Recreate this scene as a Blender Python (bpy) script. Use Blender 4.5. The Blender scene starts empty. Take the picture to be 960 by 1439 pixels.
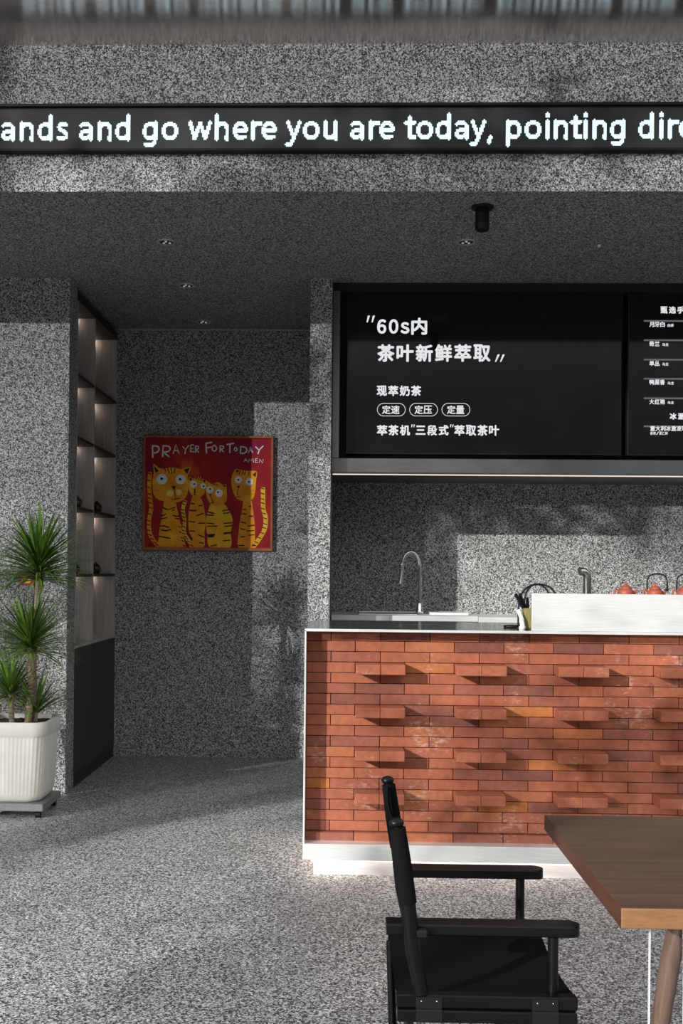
import bpy, bmesh, math, random
from mathutils import Vector, Matrix
rnd = random.Random(7)
S = bpy.context.scene
C = S.collection
PI = math.pi

# ------------------------------------------------------------------ camera, sky, sun, exposure
EYE = Vector((0.0, 0.0, 1.48))
FOC, YAW, ROLL = 1500.0, math.atan(1.9e-5 * 1500.0), 0.0095       # focal length in pixels of the 960 x 1439 frame
PPX, PPY = 441.25, 803.594                                        # principal point (view camera with shifted lens)
cd = bpy.data.cameras.new('camera')
cam = bpy.data.objects.new('camera', cd)
C.objects.link(cam)
cd.sensor_fit = 'VERTICAL'
cd.sensor_height = 36.0
cd.lens = FOC / 1439.0 * 36.0
cr, sr = math.cos(ROLL), math.sin(ROLL)
fwd = Vector((-math.sin(YAW), math.cos(YAW), 0))
rgt = Vector((math.cos(YAW), math.sin(YAW), 0))
up = Vector((0, 0, 1))
cx_ = cr * rgt + sr * up            # image right in the world
cy_ = -sr * rgt + cr * up           # image up in the world
cam.matrix_world = Matrix(((cx_.x, cy_.x, -fwd.x, EYE.x), (cx_.y, cy_.y, -fwd.y, EYE.y), (cx_.z, cy_.z, -fwd.z, EYE.z), (0, 0, 0, 1)))
cd.shift_x = (480.0 - PPX) / 1439.0
cd.shift_y = (PPY - 719.5) / 1439.0
cd.clip_end = 200
S.camera = cam

world = bpy.data.worlds.new('sky')
S.world = world
world.use_nodes = True
wn = world.node_tree
wbg = wn.nodes['Background']
wbg.inputs['Strength'].default_value = 1.0
wtc = wn.nodes.new('ShaderNodeTexCoord')
wsx = wn.nodes.new('ShaderNodeSeparateXYZ')
wrp = wn.nodes.new('ShaderNodeValToRGB')
wn.links.new(wtc.outputs['Generated'], wsx.inputs['Vector'])
wn.links.new(wsx.outputs['Z'], wrp.inputs['Fac'])
wn.links.new(wrp.outputs['Color'], wbg.inputs['Color'])
for e_, (p_, c_) in zip([wrp.color_ramp.elements[0], wrp.color_ramp.elements[1], wrp.color_ramp.elements.new(0.15), wrp.color_ramp.elements.new(0.5)],
                        ((0.0, 0.10), (1.0, 4.2), (0.15, 0.24), (0.5, 1.3))):
    e_.position = p_
    e_.color = (c_ * 0.96, c_ * 0.985, c_, 1)

def sun(name, direction, energy, angle, col):
    l = bpy.data.lights.new(name, 'SUN')
    l.energy = energy
    l.angle = math.radians(angle)
    l.color = col
    o = bpy.data.objects.new(name, l)
    o.rotation_euler = Vector(direction).to_track_quat('-Z', 'Y').to_euler()
    o.location = (-8, -10, 6)
    C.objects.link(o)
sun('sun', (1.0, 1.0, -0.46), 4.7, 0.6, (1.0, 0.97, 0.93))
sun('sun_glint_from_facade', (0.74, 1.0, -0.19), 1.6, 0.35, (0.97, 0.98, 1.0))     # the low sun thrown back by the glass front across the street

S.view_settings.view_transform = 'Standard'
S.view_settings.look = 'None'
S.view_settings.gamma = 1
S.view_settings.exposure = 0.0
S.view_settings.use_curve_mapping = False

# ------------------------------------------------------------------ pixel -> point (view calibration)
def ray(px, py):
    dx, dy = px - PPX, py - PPY
    u, v = cr * dx + sr * dy, -sr * dx + cr * dy
    return rgt * u + fwd * FOC - up * v

def at(px, py, Y):
    d = ray(px, py)
    return EYE + d * (Y / d.y)

def onz(px, py, z):
    d = ray(px, py)
    return EYE + d * ((z - EYE.z) / d.z)

# ------------------------------------------------------------------ materials
def new_mat(name):
    m = bpy.data.materials.new(name)
    m.use_nodes = True
    nt = m.node_tree
    return m, nt, nt.nodes['Principled BSDF']

def N(nt, t, **kw):
    n = nt.nodes.new(t)
    for k, v in kw.items():
        setattr(n, k, v)
    return n

def ramp(nt, stops, interp='LINEAR'):
    r = N(nt, 'ShaderNodeValToRGB')
    r.color_ramp.interpolation = interp
    els = r.color_ramp.elements
    while len(els) < len(stops):
        els.new(0.5)
    for e, (p, c) in zip(els, stops):
        e.position = p
        e.color = c if len(c) == 4 else (*c, 1)
    return r

def noise(nt, vec, scale, detail=3, rough=0.5, stretch=None):
    if stretch:
        mp = N(nt, 'ShaderNodeMapping')
        mp.inputs['Scale'].default_value = stretch
        nt.links.new(vec, mp.inputs['Vector'])
        vec = mp.outputs['Vector']
    n = N(nt, 'ShaderNodeTexNoise')
    n.inputs['Scale'].default_value = scale
    n.inputs['Detail'].default_value = detail
    n.inputs['Roughness'].default_value = rough
    nt.links.new(vec, n.inputs['Vector'])
    return n

def plain(name, col, rough=0.5, metal=0.0, var=0.06, scale=40, stretch=None, bump=0.0, spec=0.5):
    """A plain finish with a little procedural variation."""
    m, nt, b = new_mat(name)
    pos = N(nt, 'ShaderNodeNewGeometry').outputs['Position']
    n = noise(nt, pos, scale, 4, 0.55, stretch)
    lo = tuple(c * (1 - var) for c in col)
    hi = tuple(min(1, c * (1 + var)) for c in col)
    r = ramp(nt, [(0.3, lo), (0.7, hi)])
    nt.links.new(n.outputs['Fac'], r.inputs['Fac'])
    nt.links.new(r.outputs['Color'], b.inputs['Base Color'])
    b.inputs['Roughness'].default_value = rough
    b.inputs['Metallic'].default_value = metal
    b.inputs['Specular IOR Level'].default_value = spec
    if bump:
        bp = N(nt, 'ShaderNodeBump')
        bp.inputs['Strength'].default_value = bump
        bp.inputs['Distance'].default_value = 0.002
        nt.links.new(n.outputs['Fac'], bp.inputs['Height'])
        nt.links.new(bp.outputs['Normal'], b.inputs['Normal'])
    return m

def granite(name, scale=190.0, light=0.48, dark=0.034, rough=0.65, warm=1.0):
    m, nt, b = new_mat(name)
    pos = N(nt, 'ShaderNodeNewGeometry').outputs['Position']
    w = noise(nt, pos, 150, 1)
    mix = N(nt, 'ShaderNodeMixRGB', blend_type='ADD')
    mix.inputs['Fac'].default_value = 0.010
    nt.links.new(pos, mix.inputs['Color1'])
    nt.links.new(w.outputs['Color'], mix.inputs['Color2'])
    v = N(nt, 'ShaderNodeTexVoronoi')
    v.inputs['Scale'].default_value = scale
    nt.links.new(mix.outputs['Color'], v.inputs['Vector'])
    sep = N(nt, 'ShaderNodeSeparateColor')
    nt.links.new(v.outputs['Color'], sep.inputs['Color'])
    g = lambda x: (x * warm, x, x * (2 - warm))
    r = ramp(nt, [(0.0, g(dark)), (0.30, g(dark * 1.9)), (0.40, g(light * 0.34)), (0.52, g(light * 0.70)), (0.74, g(light)), (0.93, g(min(0.9, light * 1.35)))], 'CONSTANT')
    nt.links.new(sep.outputs['Red'], r.inputs['Fac'])
    nt.links.new(r.outputs['Color'], b.inputs['Base Color'])
    b.inputs['Roughness'].default_value = rough
    b.inputs['Specular IOR Level'].default_value = 0.3
    return m

def steel(name, col, rough, stretch, aniso=0.0, bump=0.03, metal=1.0):
    m, nt, b = new_mat(name)
    pos = N(nt, 'ShaderNodeNewGeometry').outputs['Position']
    n = noise(nt, pos, 60, 4, 0.6, stretch)
    r = ramp(nt, [(0.3, tuple(c * 0.9 for c in col)), (0.7, tuple(min(1, c * 1.08) for c in col))])
    nt.links.new(n.outputs['Fac'], r.inputs['Fac'])
    nt.links.new(r.outputs['Color'], b.inputs['Base Color'])
    b.inputs['Metallic'].default_value = metal
    mr = N(nt, 'ShaderNodeMapRange')
    mr.inputs['To Min'].default_value = rough * 0.8
    mr.inputs['To Max'].default_value = rough * 1.2
    nt.links.new(n.outputs['Fac'], mr.inputs['Value'])
    nt.links.new(mr.outputs['Result'], b.inputs['Roughness'])
    if bump:
        bp = N(nt, 'ShaderNodeBump')
        bp.inputs['Strength'].default_value = bump
        bp.inputs['Distance'].default_value = 0.001
        nt.links.new(n.outputs['Fac'], bp.inputs['Height'])
        nt.links.new(bp.outputs['Normal'], b.inputs['Normal'])
    if aniso:
        b.inputs['Anisotropic'].default_value = aniso
        t = N(nt, 'ShaderNodeCombineXYZ')
        t.inputs[1].default_value = 1.0
        nt.links.new(t.outputs[0], b.inputs['Tangent'])
    return m

def glow(name, col, strength):
    m, nt, b = new_mat(name)
    b.inputs['Base Color'].default_value = (0.02, 0.02, 0.02, 1)
    b.inputs['Emission Color'].default_value = (*col, 1)
    b.inputs['Emission Strength'].default_value = strength
    return m

def wood(name, c1, c2, rough=0.4, stretch=(1.2, 22, 22)):
    m, nt, b = new_mat(name)
    pos = N(nt, 'ShaderNodeNewGeometry').outputs['Position']
    n = noise(nt, pos, 3.0, 8, 0.62, stretch)
    n2 = noise(nt, pos, 14.0, 6, 0.6, (stretch[0] * 0.7, stretch[1], stretch[2]))
    mx = N(nt, 'ShaderNodeMixRGB')
    mx.inputs['Fac'].default_value = 0.4
    nt.links.new(n.outputs['Fac'], mx.inputs['Color1'])
    nt.links.new(n2.outputs['Fac'], mx.inputs['Color2'])
    r = ramp(nt, [(0.3, c1), (0.7, c2)])
    nt.links.new(mx.outputs['Color'], r.inputs['Fac'])
    nt.links.new(r.outputs['Color'], b.inputs['Base Color'])
    b.inputs['Roughness'].default_value = rough
    b.inputs['Specular IOR Level'].default_value = 0.25
    return m

def brick_mat():
    m, nt, b = new_mat('red_brick')
    geo = N(nt, 'ShaderNodeNewGeometry')
    pos = geo.outputs['Position']
    r = ramp(nt, [(0.0, (0.185, 0.070, 0.055)), (0.12, (0.255, 0.090, 0.062)), (0.40, (0.325, 0.103, 0.060)), (0.75, (0.365, 0.115, 0.063)), (0.93, (0.390, 0.132, 0.066)), (1.0, (0.440, 0.150, 0.042))])
    nt.links.new(geo.outputs['Random Per Island'], r.inputs['Fac'])
    n = noise(nt, pos, 30, 5, 0.65)
    rr = ramp(nt, [(0.3, (0.78, 0.78, 0.80)), (0.7, (1.12, 1.12, 1.1))])
    nt.links.new(n.outputs['Fac'], rr.inputs['Fac'])
    mul = N(nt, 'ShaderNodeMixRGB', blend_type='MULTIPLY')
    mul.inputs['Fac'].default_value = 1.0
    nt.links.new(r.outputs['Color'], mul.inputs['Color1'])
    nt.links.new(rr.outputs['Color'], mul.inputs['Color2'])
    # pale lime blooms on some bricks
    n2 = noise(nt, pos, 42, 4, 0.75, (0.8, 1, 1.6))
    n3 = noise(nt, pos, 5.0, 2, 0.5)
    mm = N(nt, 'ShaderNodeMath', operation='MULTIPLY')
    nt.links.new(n2.outputs['Fac'], mm.inputs[0])
    nt.links.new(n3.outputs['Fac'], mm.inputs[1])
    r2 = ramp(nt, [(0.33, (0, 0, 0)), (0.45, (0.55, 0.55, 0.55))])
    nt.links.new(mm.outputs[0], r2.inputs['Fac'])
    mx = N(nt, 'ShaderNodeMixRGB')
    nt.links.new(r2.outputs['Color'], mx.inputs['Fac'])
    nt.links.new(mul.outputs['Color'], mx.inputs['Color1'])
    mx.inputs['Color2'].default_value = (0.60, 0.42, 0.32, 1)
    nt.links.new(mx.outputs['Color'], b.inputs['Base Color'])
    b.inputs['Roughness'].default_value = 0.85
    b.inputs['Specular IOR Level'].default_value = 0.2
    bp = N(nt, 'ShaderNodeBump')
    bp.inputs['Strength'].default_value = 0.25
    bp.inputs['Distance'].default_value = 0.003
    nt.links.new(n.outputs['Fac'], bp.inputs['Height'])
    nt.links.new(bp.outputs['Normal'], b.inputs['Normal'])
    return m

def leaf_mat(name, dark, bright):
    m, nt, b = new_mat(name)
    geo = N(nt, 'ShaderNodeNewGeometry')
    r = ramp(nt, [(0.0, dark), (0.7, tuple((a + c) / 2 for a, c in zip(dark, bright))), (1.0, bright)])
    nt.links.new(geo.outputs['Random Per Island'], r.inputs['Fac'])
    nt.links.new(r.outputs['Color'], b.inputs['Base Color'])
    b.inputs['Roughness'].default_value = 0.45
    return m

def clear_mat(name):
    m, nt, b = new_mat(name)
    b.inputs['Base Color'].default_value = (0.93, 0.95, 0.95, 1)
    b.inputs['Roughness'].default_value = 0.02
    b.inputs['IOR'].default_value = 1.2
    b.inputs['Transmission Weight'].default_value = 1.0
    return m

M = {}
M['granite'] = granite('speckled_granite_wall')
M['granite_floor'] = granite('speckled_granite_floor', 172.0, 0.56, 0.04, 0.55)
M['granite_ceiling'] = granite('speckled_granite_ceiling', 190.0, 0.42, 0.03, 0.75)
M['brick'] = brick_mat()
M['steel_light'] = steel('brushed_steel', (0.82, 0.82, 0.80), 0.45, (0.15, 1, 6), 0, 0.02, 0.6)
M['steel_top'] = steel('dark_polished_steel', (0.34, 0.335, 0.33), 0.14, (0.2, 3, 3), 0, 0.01)
M['steel_ceiling'] = steel('brushed_steel_ceiling', (0.74, 0.69, 0.66), 0.15, (6, 0.15, 1), 0.9, 0.0)
M['steel_dark'] = steel('grey_steel_valance', (0.22, 0.22, 0.22), 0.4, (0.15, 1, 4))
M['chrome'] = steel('chrome', (0.85, 0.85, 0.86), 0.06, (1, 1, 1), 0, 0)
M['steel_satin'] = steel('satin_steel', (0.62, 0.61, 0.6), 0.25, (1, 1, 0.3), 0, 0.01)
M['plinth'] = steel('plinth_steel', (0.84, 0.82, 0.81), 0.5, (0.15, 1, 4), 0, 0.02, 0.6)
M['black_metal'] = plain('black_metal', (0.006, 0.006, 0.0065), 0.5, 0, 0.06, 40, None, 0.0, 0.25)
M['black_lacquer'] = plain('black_lacquered_wood', (0.003, 0.003, 0.0033), 0.36, 0, 0.15, 60, (0.3, 3, 3), 0.0, 0.22)
M['black_canvas'] = plain('black_canvas', (0.0045, 0.0045, 0.0055), 0.9, 0, 0.25, 300, None, 0.0, 0.08)
M['screen'] = plain('black_screen_glass', (0.006, 0.006, 0.007), 0.06, 0, 0.02, 5)
M['black_matt'] = plain('black_matt', (0.006, 0.006, 0.006), 0.7)
M['led_panel'] = plain('led_panel_black', (0.018, 0.018, 0.019), 0.6, 0, 0.05, 200)
M['led_letter'] = glow('led_letter_light', (0.72, 0.95, 1.12), 1.25)
M['screen_text'] = glow('screen_text_light', (0.86, 0.88, 0.93), 0.88)
M['screen_rule'] = glow('screen_rule_light', (0.30, 0.30, 0.33), 0.35)
M['bezel'] = plain('dark_bezel', (0.05, 0.05, 0.052), 0.4, 0.6)
M['cabinet'] = plain('grey_brown_laminate', (0.40, 0.37, 0.355), 0.40, 0, 0.18, 12, (8, 8, 0.4))
M['cabinet_dark'] = plain('charcoal_laminate', (0.030, 0.029, 0.029), 0.5, 0, 0.15, 12, (8, 8, 0.4))
M['cabinet_edge'] = plain('black_edge', (0.012, 0.011, 0.011), 0.5)
M['warm_strip'] = glow('warm_light_strip', (1.0, 0.80, 0.66), 26.0)
M['pink_strip'] = glow('rosy_light_strip', (1.0, 0.74, 0.62), 5.0)
M['valance_strip'] = glow('valance_light_strip', (1.0, 0.84, 0.76), 1.0)
M['lamp_face'] = glow('lamp_face', (1.0, 0.98, 0.94), 0.3)
M['pot'] = plain('ivory_ceramic', (0.72, 0.70, 0.64), 0.45, 0, 0.04, 15)
M['soil'] = plain('brown_soil', (0.07, 0.045, 0.03), 0.95, 0, 0.5, 120, None, 0.6)
M['trolley'] = plain('grey_plastic_trolley', (0.20, 0.205, 0.20), 0.5, 0, 0.15, 60)
M['leaf'] = leaf_mat('dracaena_leaf', (0.030, 0.075, 0.010), (0.190, 0.350, 0.035))
M['tree_leaf'] = leaf_mat('tree_leaf', (0.03, 0.07, 0.015), (0.08, 0.16, 0.03))
M['bark'] = plain('pale_ringed_bark', (0.33, 0.24, 0.17), 0.85, 0, 0.45, 45, (0.5, 0.5, 2.6), 0.4)
M['tree_bark'] = plain('tree_bark', (0.09, 0.065, 0.05), 0.9, 0, 0.4, 20, (2, 2, 0.4))
M['clay'] = plain('red_clay', (0.270, 0.058, 0.028), 0.55, 0, 0.12, 60)
M['brown_glaze'] = plain('dark_brown_glaze', (0.045, 0.014, 0.010), 0.25, 0, 0.2, 30)
M['table_top'] = wood('walnut_top', (0.034, 0.018, 0.011), (0.120, 0.070, 0.042), 0.5, (0.9, 26, 26))
M['table_edge'] = wood('walnut_edge', (0.16, 0.072, 0.030), (0.29, 0.150, 0.070), 0.55, (3.0, 10, 14))
M['table_end'] = wood('walnut_end_grain_shaded', (0.045, 0.016, 0.010), (0.095, 0.036, 0.021), 0.5, (20, 4, 20))  # end grain, darkened further to paint in the shade on the left end
M['leg_wood'] = wood('brown_leg_wood', (0.07, 0.04, 0.028), (0.16, 0.10, 0.075), 0.4, (14, 14, 1.2))
M['clear'] = clear_mat('clear_acrylic')
M['clear_edge'] = plain('acrylic_edge_glint', (0.62, 0.65, 0.65), 0.25)  # pale colour painted in for the bright glints along the acrylic edges
M['white_paint'] = plain('white_plastic', (0.75, 0.75, 0.74), 0.4)
M['olive'] = plain('olive_wood_block', (0.23, 0.20, 0.075), 0.6, 0, 0.2, 30, (3, 3, 0.3))
M['frame_wood'] = wood('orange_brown_frame', (0.26, 0.075, 0.03), (0.42, 0.15, 0.07), 0.45, (3, 3, 3))
M['sign_red'] = plain('red_sign', (0.30, 0.02, 0.02), 0.4)
M['sign_yellow'] = plain('yellow_sign', (0.75, 0.52, 0.04), 0.4)
M['lamp_trim'] = plain('grey_lamp_trim', (0.45, 0.44, 0.43), 0.35, 0.5)

# ------------------------------------------------------------------ mesh building
ORG = {}

class MB:
    """collects shapes in world coordinates and links them as ONE mesh object"""
    def __init__(self):
        self.v, self.f, self.mi, self.sm = [], [], [], []
    def add(self, vs, fs, mi=0, smooth=False):
        o = len(self.v)
        self.v += [Vector(p) for p in vs]
        self.f += [tuple(i + o for i in f) for f in fs]
        self.mi += [mi] * len(fs)
        self.sm += [smooth] * len(fs)
        return self
    def bm(self, b, mi=0, smooth=False):
        b.verts.index_update()
        self.add([v.co.copy() for v in b.verts], [[v.index for v in f.verts] for f in b.faces], mi, smooth)
        b.free()
        return self
    def box(self, x0, x1, y0, y1, z0, z1, bev=0.0, mi=0, seg=1):
        if not bev:
            vs = [(x, y, z) for z in (z0, z1) for y in (y0, y1) for x in (x0, x1)]
            return self.add(vs, [(0, 2, 3, 1), (4, 5, 7, 6), (0, 1, 5, 4), (2, 6, 7, 3), (0, 4, 6, 2), (1, 3, 7, 5)], mi)
        b = bmesh.new()
        bmesh.ops.create_cube(b, size=1)
        for v in b.verts:
            v.co = Vector(((x0 + x1) / 2 + v.co.x * (x1 - x0), (y0 + y1) / 2 + v.co.y * (y1 - y0), (z0 + z1) / 2 + v.co.z * (z1 - z0)))
        bmesh.ops.bevel(b, geom=list(b.edges), offset=bev, segments=seg, profile=0.5, affect='EDGES')
        return self.bm(b, mi)
    def obox(self, c, ax, ay, az, bev=0.0, mi=0):
        """oriented box: centre and three half-axis vectors"""
        b = bmesh.new()
        bmesh.ops.create_cube(b, size=2)
        if bev:
            for v in b.verts:
                v.co = Vector((v.co.x * ax.length, v.co.y * ay.length, v.co.z * az.length))
            bmesh.ops.bevel(b, geom=list(b.edges), offset=bev, segments=2, profile=0.5, affect='EDGES')
            u, w, t = ax.normalized(), ay.normalized(), az.normalized()
        else:
            u, w, t = ax, ay, az
        for v in b.verts:
            v.co = Vector(c) + u * v.co.x + w * v.co.y + t * v.co.z
        return self.bm(b, mi)
    def tube(self, pts, rad, n=10, mi=0, cap=True, flat=1.0):
        pts = [Vector(p) for p in pts]
        rr = rad if isinstance(rad, (list, tuple)) else [rad] * len(pts)
        vs, fs = [], []
        ref = None
        for i, p in enumerate(pts):
            t = (pts[min(i + 1, len(pts) - 1)] - pts[max(i - 1, 0)]).normalized()
            if ref is None:
                ref = Vector((0, 1, 0)) if abs(t.y) < 0.9 else Vector((1, 0, 0))
            u = (ref - t * ref.dot(t)).normalized()
            w = t.cross(u)
            ref = u
            for k in range(n):
                a = 2 * PI * k / n
                vs.append(p + (u * math.cos(a) * flat + w * math.sin(a)) * rr[i])
        for i in range(len(pts) - 1):
            for k in range(n):
                k2 = (k + 1) % n
                fs.append((i * n + k, i * n + k2, (i + 1) * n + k2, (i + 1) * n + k))
        self.add(vs, fs, mi, True)
        if cap:
            self.add(vs[:n], [tuple(range(n))[::-1]], mi)
            self.add(vs[-n:], [tuple(range(n))], mi)
        return self
    def lathe(self, prof, c, n=24, mi=0):
        c = Vector(c)
        vs, fs = [], []
        for r, z in prof:
            for k in range(n):
                a = 2 * PI * k / n
                vs.append(c + Vector((r * math.cos(a), r * math.sin(a), z)))
        for i in range(len(prof) - 1):
            for k in range(n):
                k2 = (k + 1) % n
                fs.append((i * n + k, i * n + k2, (i + 1) * n + k2, (i + 1) * n + k))
        return self.add(vs, fs, mi, True)
    def sphere(self, c, r, mi=0, sx=1, sy=1, sz=1):
        b = bmesh.new()
        bmesh.ops.create_uvsphere(b, u_segments=14, v_segments=9, radius=r)
        for v in b.verts:
            v.co = Vector((v.co.x * sx + c[0], v.co.y * sy + c[1], v.co.z * sz + c[2]))
        return self.bm(b, mi, True)
    def poly(self, pts, mi=0):
        return self.add(pts, [tuple(range(len(pts)))], mi)
    def build(self, name, mat, parent=None, base=None):
        vs = self.v
        lo = Vector([min(v[i] for v in vs) for i in range(3)])
        hi = Vector([max(v[i] for v in vs) for i in range(3)])
        if parent is not None:
            o = ORG[parent.name]
        else:
            o = Vector(base) if base is not None else Vector(((lo.x + hi.x) / 2, (lo.y + hi.y) / 2, lo.z))
        me = bpy.data.meshes.new(name)
        me.from_pydata([v - o for v in vs], [], self.f)
        for mm in (mat if isinstance(mat, (list, tuple)) else [mat]):
            me.materials.append(mm)
        me.polygons.foreach_set('material_index', self.mi)
        me.polygons.foreach_set('use_smooth', self.sm)
        me.update()
        ob = bpy.data.objects.new(name, me)
        C.objects.link(ob)
        if parent is not None:
            ob.parent = parent
        else:
            ob.location = o
        ORG[ob.name] = o.copy()
        return ob

def tag(o, label, cat, group=None):
    o['label'], o['category'] = label, cat
    if group:
        o['group'] = group
    return o

def thing(name, loc, label, cat, group=None):
    o = bpy.data.objects.new(name, None)
    o.empty_display_size = 0.1
    o.location = loc
    C.objects.link(o)
    ORG[o.name] = Vector(loc)
    return tag(o, label, cat, group)

def struct(mb, name, mat):
    o = mb.build(name, mat)
    o['kind'] = 'structure'
    return o

def dup(root, loc, label, group=None):
    """a copy of a thing with copies of its parts and sub-parts"""
    r = root.copy()
    C.objects.link(r)
    r.location = loc
    r['label'] = label
    if group:
        r['group'] = group
    for ch in list(root.children):
        c = ch.copy()
        C.objects.link(c)
        c.parent = r
        for g in list(ch.children):
            d = g.copy()
            C.objects.link(d)
            d.parent = c
    return r

def text_mb(mb, body, x0, x1, z0, z1, y, bold=0.0, mi=0, italic=0.0):
    """lettering fitted to a rectangle of an upright plane at depth y"""
    cu = bpy.data.curves.new('lettering', 'FONT')
    cu.body = body
    cu.resolution_u = 4
    tmp = bpy.data.objects.new('lettering_source', cu)
    C.objects.link(tmp)
    bpy.context.view_layer.update()
    me = bpy.data.meshes.new_from_object(tmp.evaluated_get(bpy.context.evaluated_depsgraph_get()))
    bpy.data.objects.remove(tmp)
    co = [v.co.copy() for v in me.vertices]
    fs = [tuple(p.vertices) for p in me.polygons]
    bpy.data.meshes.remove(me)
    bpy.data.curves.remove(cu)
    if not co:
        return
    ax, bx = min(c.x for c in co), max(c.x for c in co)
    az, bz = min(c.y for c in co), max(c.y for c in co)
    offs = [(0, 0)]
    if bold:
        offs += [(bold * math.cos(k * PI / 4), bold * math.sin(k * PI / 4)) for k in range(8)]
    for i, (ox, oz) in enumerate(offs):
        vs = []
        for c in co:
            t = (c.y - az) / (bz - az)
            X = x0 + bold + (c.x - ax) / (bx - ax) * (x1 - x0 - 2 * bold) + ox + italic * (t - 0.5) * (z1 - z0)
            vs.append((X, y - i * 0.00004, z0 + bold + t * (z1 - z0 - 2 * bold) + oz))
        mb.add(vs, fs, mi)

# ------------------------------------------------------------------ the setting
YF = 5.385            # face of the fascia and front edge of the soffit
ZC = 3.40             # soffit
YL = 6.97             # front of the left wall and of the pillar
YN = 8.45             # back wall of the passage
YB = 7.90             # wall behind the bar
XL = -1.82            # end of the left wall, plane of the shelf cabinet

struct(MB().box(-9, 7, -7, YN + 0.2, -0.2, 0.0), 'floor', M['granite_floor'])
struct(MB().box(-4.6, 3.6, YF + 0.012, YN + 0.2, ZC, ZC + 0.15), 'ceiling', M['granite_ceiling'])
struct(MB().box(-4.6, 3.6, YF, YF + 0.012, ZC, 4.4), 'wall_front', M['granite'])
struct(MB().box(-4.6, XL, YL, 7.17, 0.0, ZC, 0.002), 'wall_left', M['granite'])
struct(MB().box(-2.6, -0.2, YN, YN + 0.2, 0.0, ZC), 'wall_back', M['granite'])
struct(MB().box(-0.238, -0.094, YL, YN, 0.0, ZC, 0.002), 'wall_middle', M['granite'])
struct(MB().box(-0.094, 3.6, YB, YB + 0.2, 0.0, ZC), 'wall_right', M['granite'])
struct(MB().box(-4.6, -4.45, YF, YL, 0.0, ZC), 'wall_outer', M['granite'])
struct(MB().box(3.45, 3.6, YF, YB, 0.0, ZC), 'wall_end', M['granite'])
# steel outer ceiling, rising gently away from the fascia
tl = 0.40
v = MB()
y0, y1 = 4.98, YF
z0, z1 = 4.143 + tl * (YF - y0), 4.143
v.add([(-4.6, y0, z0), (3.6, y0, z0), (3.6, y1, z1), (-4.6, y1, z1), (-4.6, y0, z0 + 0.06), (3.6, y0, z0 + 0.06), (3.6, y1, z1 + 0.06), (-4.6, y1, z1 + 0.06)],
      [(0, 1, 2, 3), (7, 6, 5, 4), (0, 4, 5, 1), (1, 5, 6, 2), (2, 6, 7, 3), (3, 7, 4, 0)])
v.box(-4.6, 3.6, 4.55, y0, z0, z0 + 0.06)
struct(v, 'ceiling_outer', M['steel_ceiling'])
# thin pale shadow-gap bead where soffit meets the back wall
struct(MB().box(-1.82, -0.238, YN - 0.006, YN, ZC - 0.012, ZC), 'trim_1', M['lamp_trim'])

# ------------------------------------------------------------------ brick bar counter
XR = 3.236
counter = thing('bar_counter', (1.52, 5.6, 0.0), 'long bar counter faced in red brick with projecting bricks and a steel frame', 'counter')
YBK = 5.29
core = MB().box(-0.170, XR, YBK + 0.105, 6.05, 0.08, 1.17)
core.build('core', M['steel_dark'], counter)
PITCH, GAP = 0.0523, 0.0030
bk, heads = MB(), []
L = 0.2443
ztop = 1.190
for r in range(19):
    zt = ztop - r * PITCH
    zb = zt - PITCH + GAP
    x = -0.180
    even = (r % 2 == 1)
    edges = [-0.180] + [(0.060 if even else -0.060) + L * k for k in range(15)]
    for k in range(len(edges) - 1):
        a, b = edges[k], edges[k + 1] - GAP
        if a > XR - 0.05:
            break
        b = min(b, XR)
        if XR - a < 0.14:
            b = XR
        if r in (3, 7, 11, 15) and k >= 1 and k % 2 == 1 and b - a > 0.2:
            h = (a + b) / 2
            heads.append((a, h - 0.0004, zb, zt))
            heads.append((h + 0.0004, b, zb, zt))
            continue
        j = rnd.uniform(-0.0015, 0.0015)
        bk.box(a, b, YBK + j, YBK + 0.09, zb, zt, 0.0016)
zt = ztop - 19 * PITCH
edges = [-0.180] + [0.060 + L * k for k in range(15)]
for k in range(len(edges) - 1):
    if edges[k] < XR - 0.05:
        bk.box(edges[k], min(edges[k + 1] - GAP, XR), YBK - 0.028, YBK + 0.09, 0.130, zt, 0.0022)
facing = bk.build('brick_facing', M['brick'], counter)
for a, b, zb, zt in heads:
    MB().box(a, b, YBK - 0.122 + rnd.uniform(-0.004, 0.004), YBK + 0.09, zb, zt, 0.003).build('projecting_brick', M['brick'], counter)
bm_ = MB().box(-0.1795, XR, YBK + 0.091, YBK + 0.1, 0.13, 1.19)
bm_.build('mortar_bed', M['black_matt'], counter)
MB().box(-0.190, XR, 5.190, 6.07, 1.193, 1.203, 0.0015).build('countertop', M['steel_top'], counter)
t = MB().box(-0.190, XR, 5.188, 5.192, 1.191, 1.2035)
t.box(-0.190, -0.182, 5.188, 6.06, 0.157, 1.194)
t.build('steel_edging', M['steel_light'], counter)
MB().box(-0.190, XR, 5.188, 6.06, 0.078, 0.157, 0.002).build('steel_skirt', M['steel_light'], counter)
MB().box(-0.138, XR, 5.228, 6.00, 0.0, 0.075).build('plinth', M['plinth'], counter)
MB().box(-0.15, XR, 5.203, 5.218, 0.070, 0.0775).build('light_strip', M['pink_strip'], counter)
MB().box(-0.178, -0.160, 5.24, 6.0, 0.070, 0.0775).build('light_strip', M['pink_strip'], counter)

# steel service shelf standing on the counter edge
sh = thing('service_shelf', (1.8, 5.3, 1.203), 'low brushed steel upstand screen standing on the counter edge in front of the teapots', 'shelf')
MB().box(0.910, XR, 5.196, 5.212, 1.203, 1.386, 0.002).build('front_panel', M['steel_light'], sh)
s_ = MB().box(1.33, XR, 5.212, 5.62, 1.346, 1.358, 0.001)
s_.box(1.33, 1.342, 5.212, 5.62, 1.203, 1.346)
s_.box(3.20, 3.212, 5.212, 5.62, 1.203, 1.346)
s_.build('shelf_board', M['steel_top'], sh)

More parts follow.
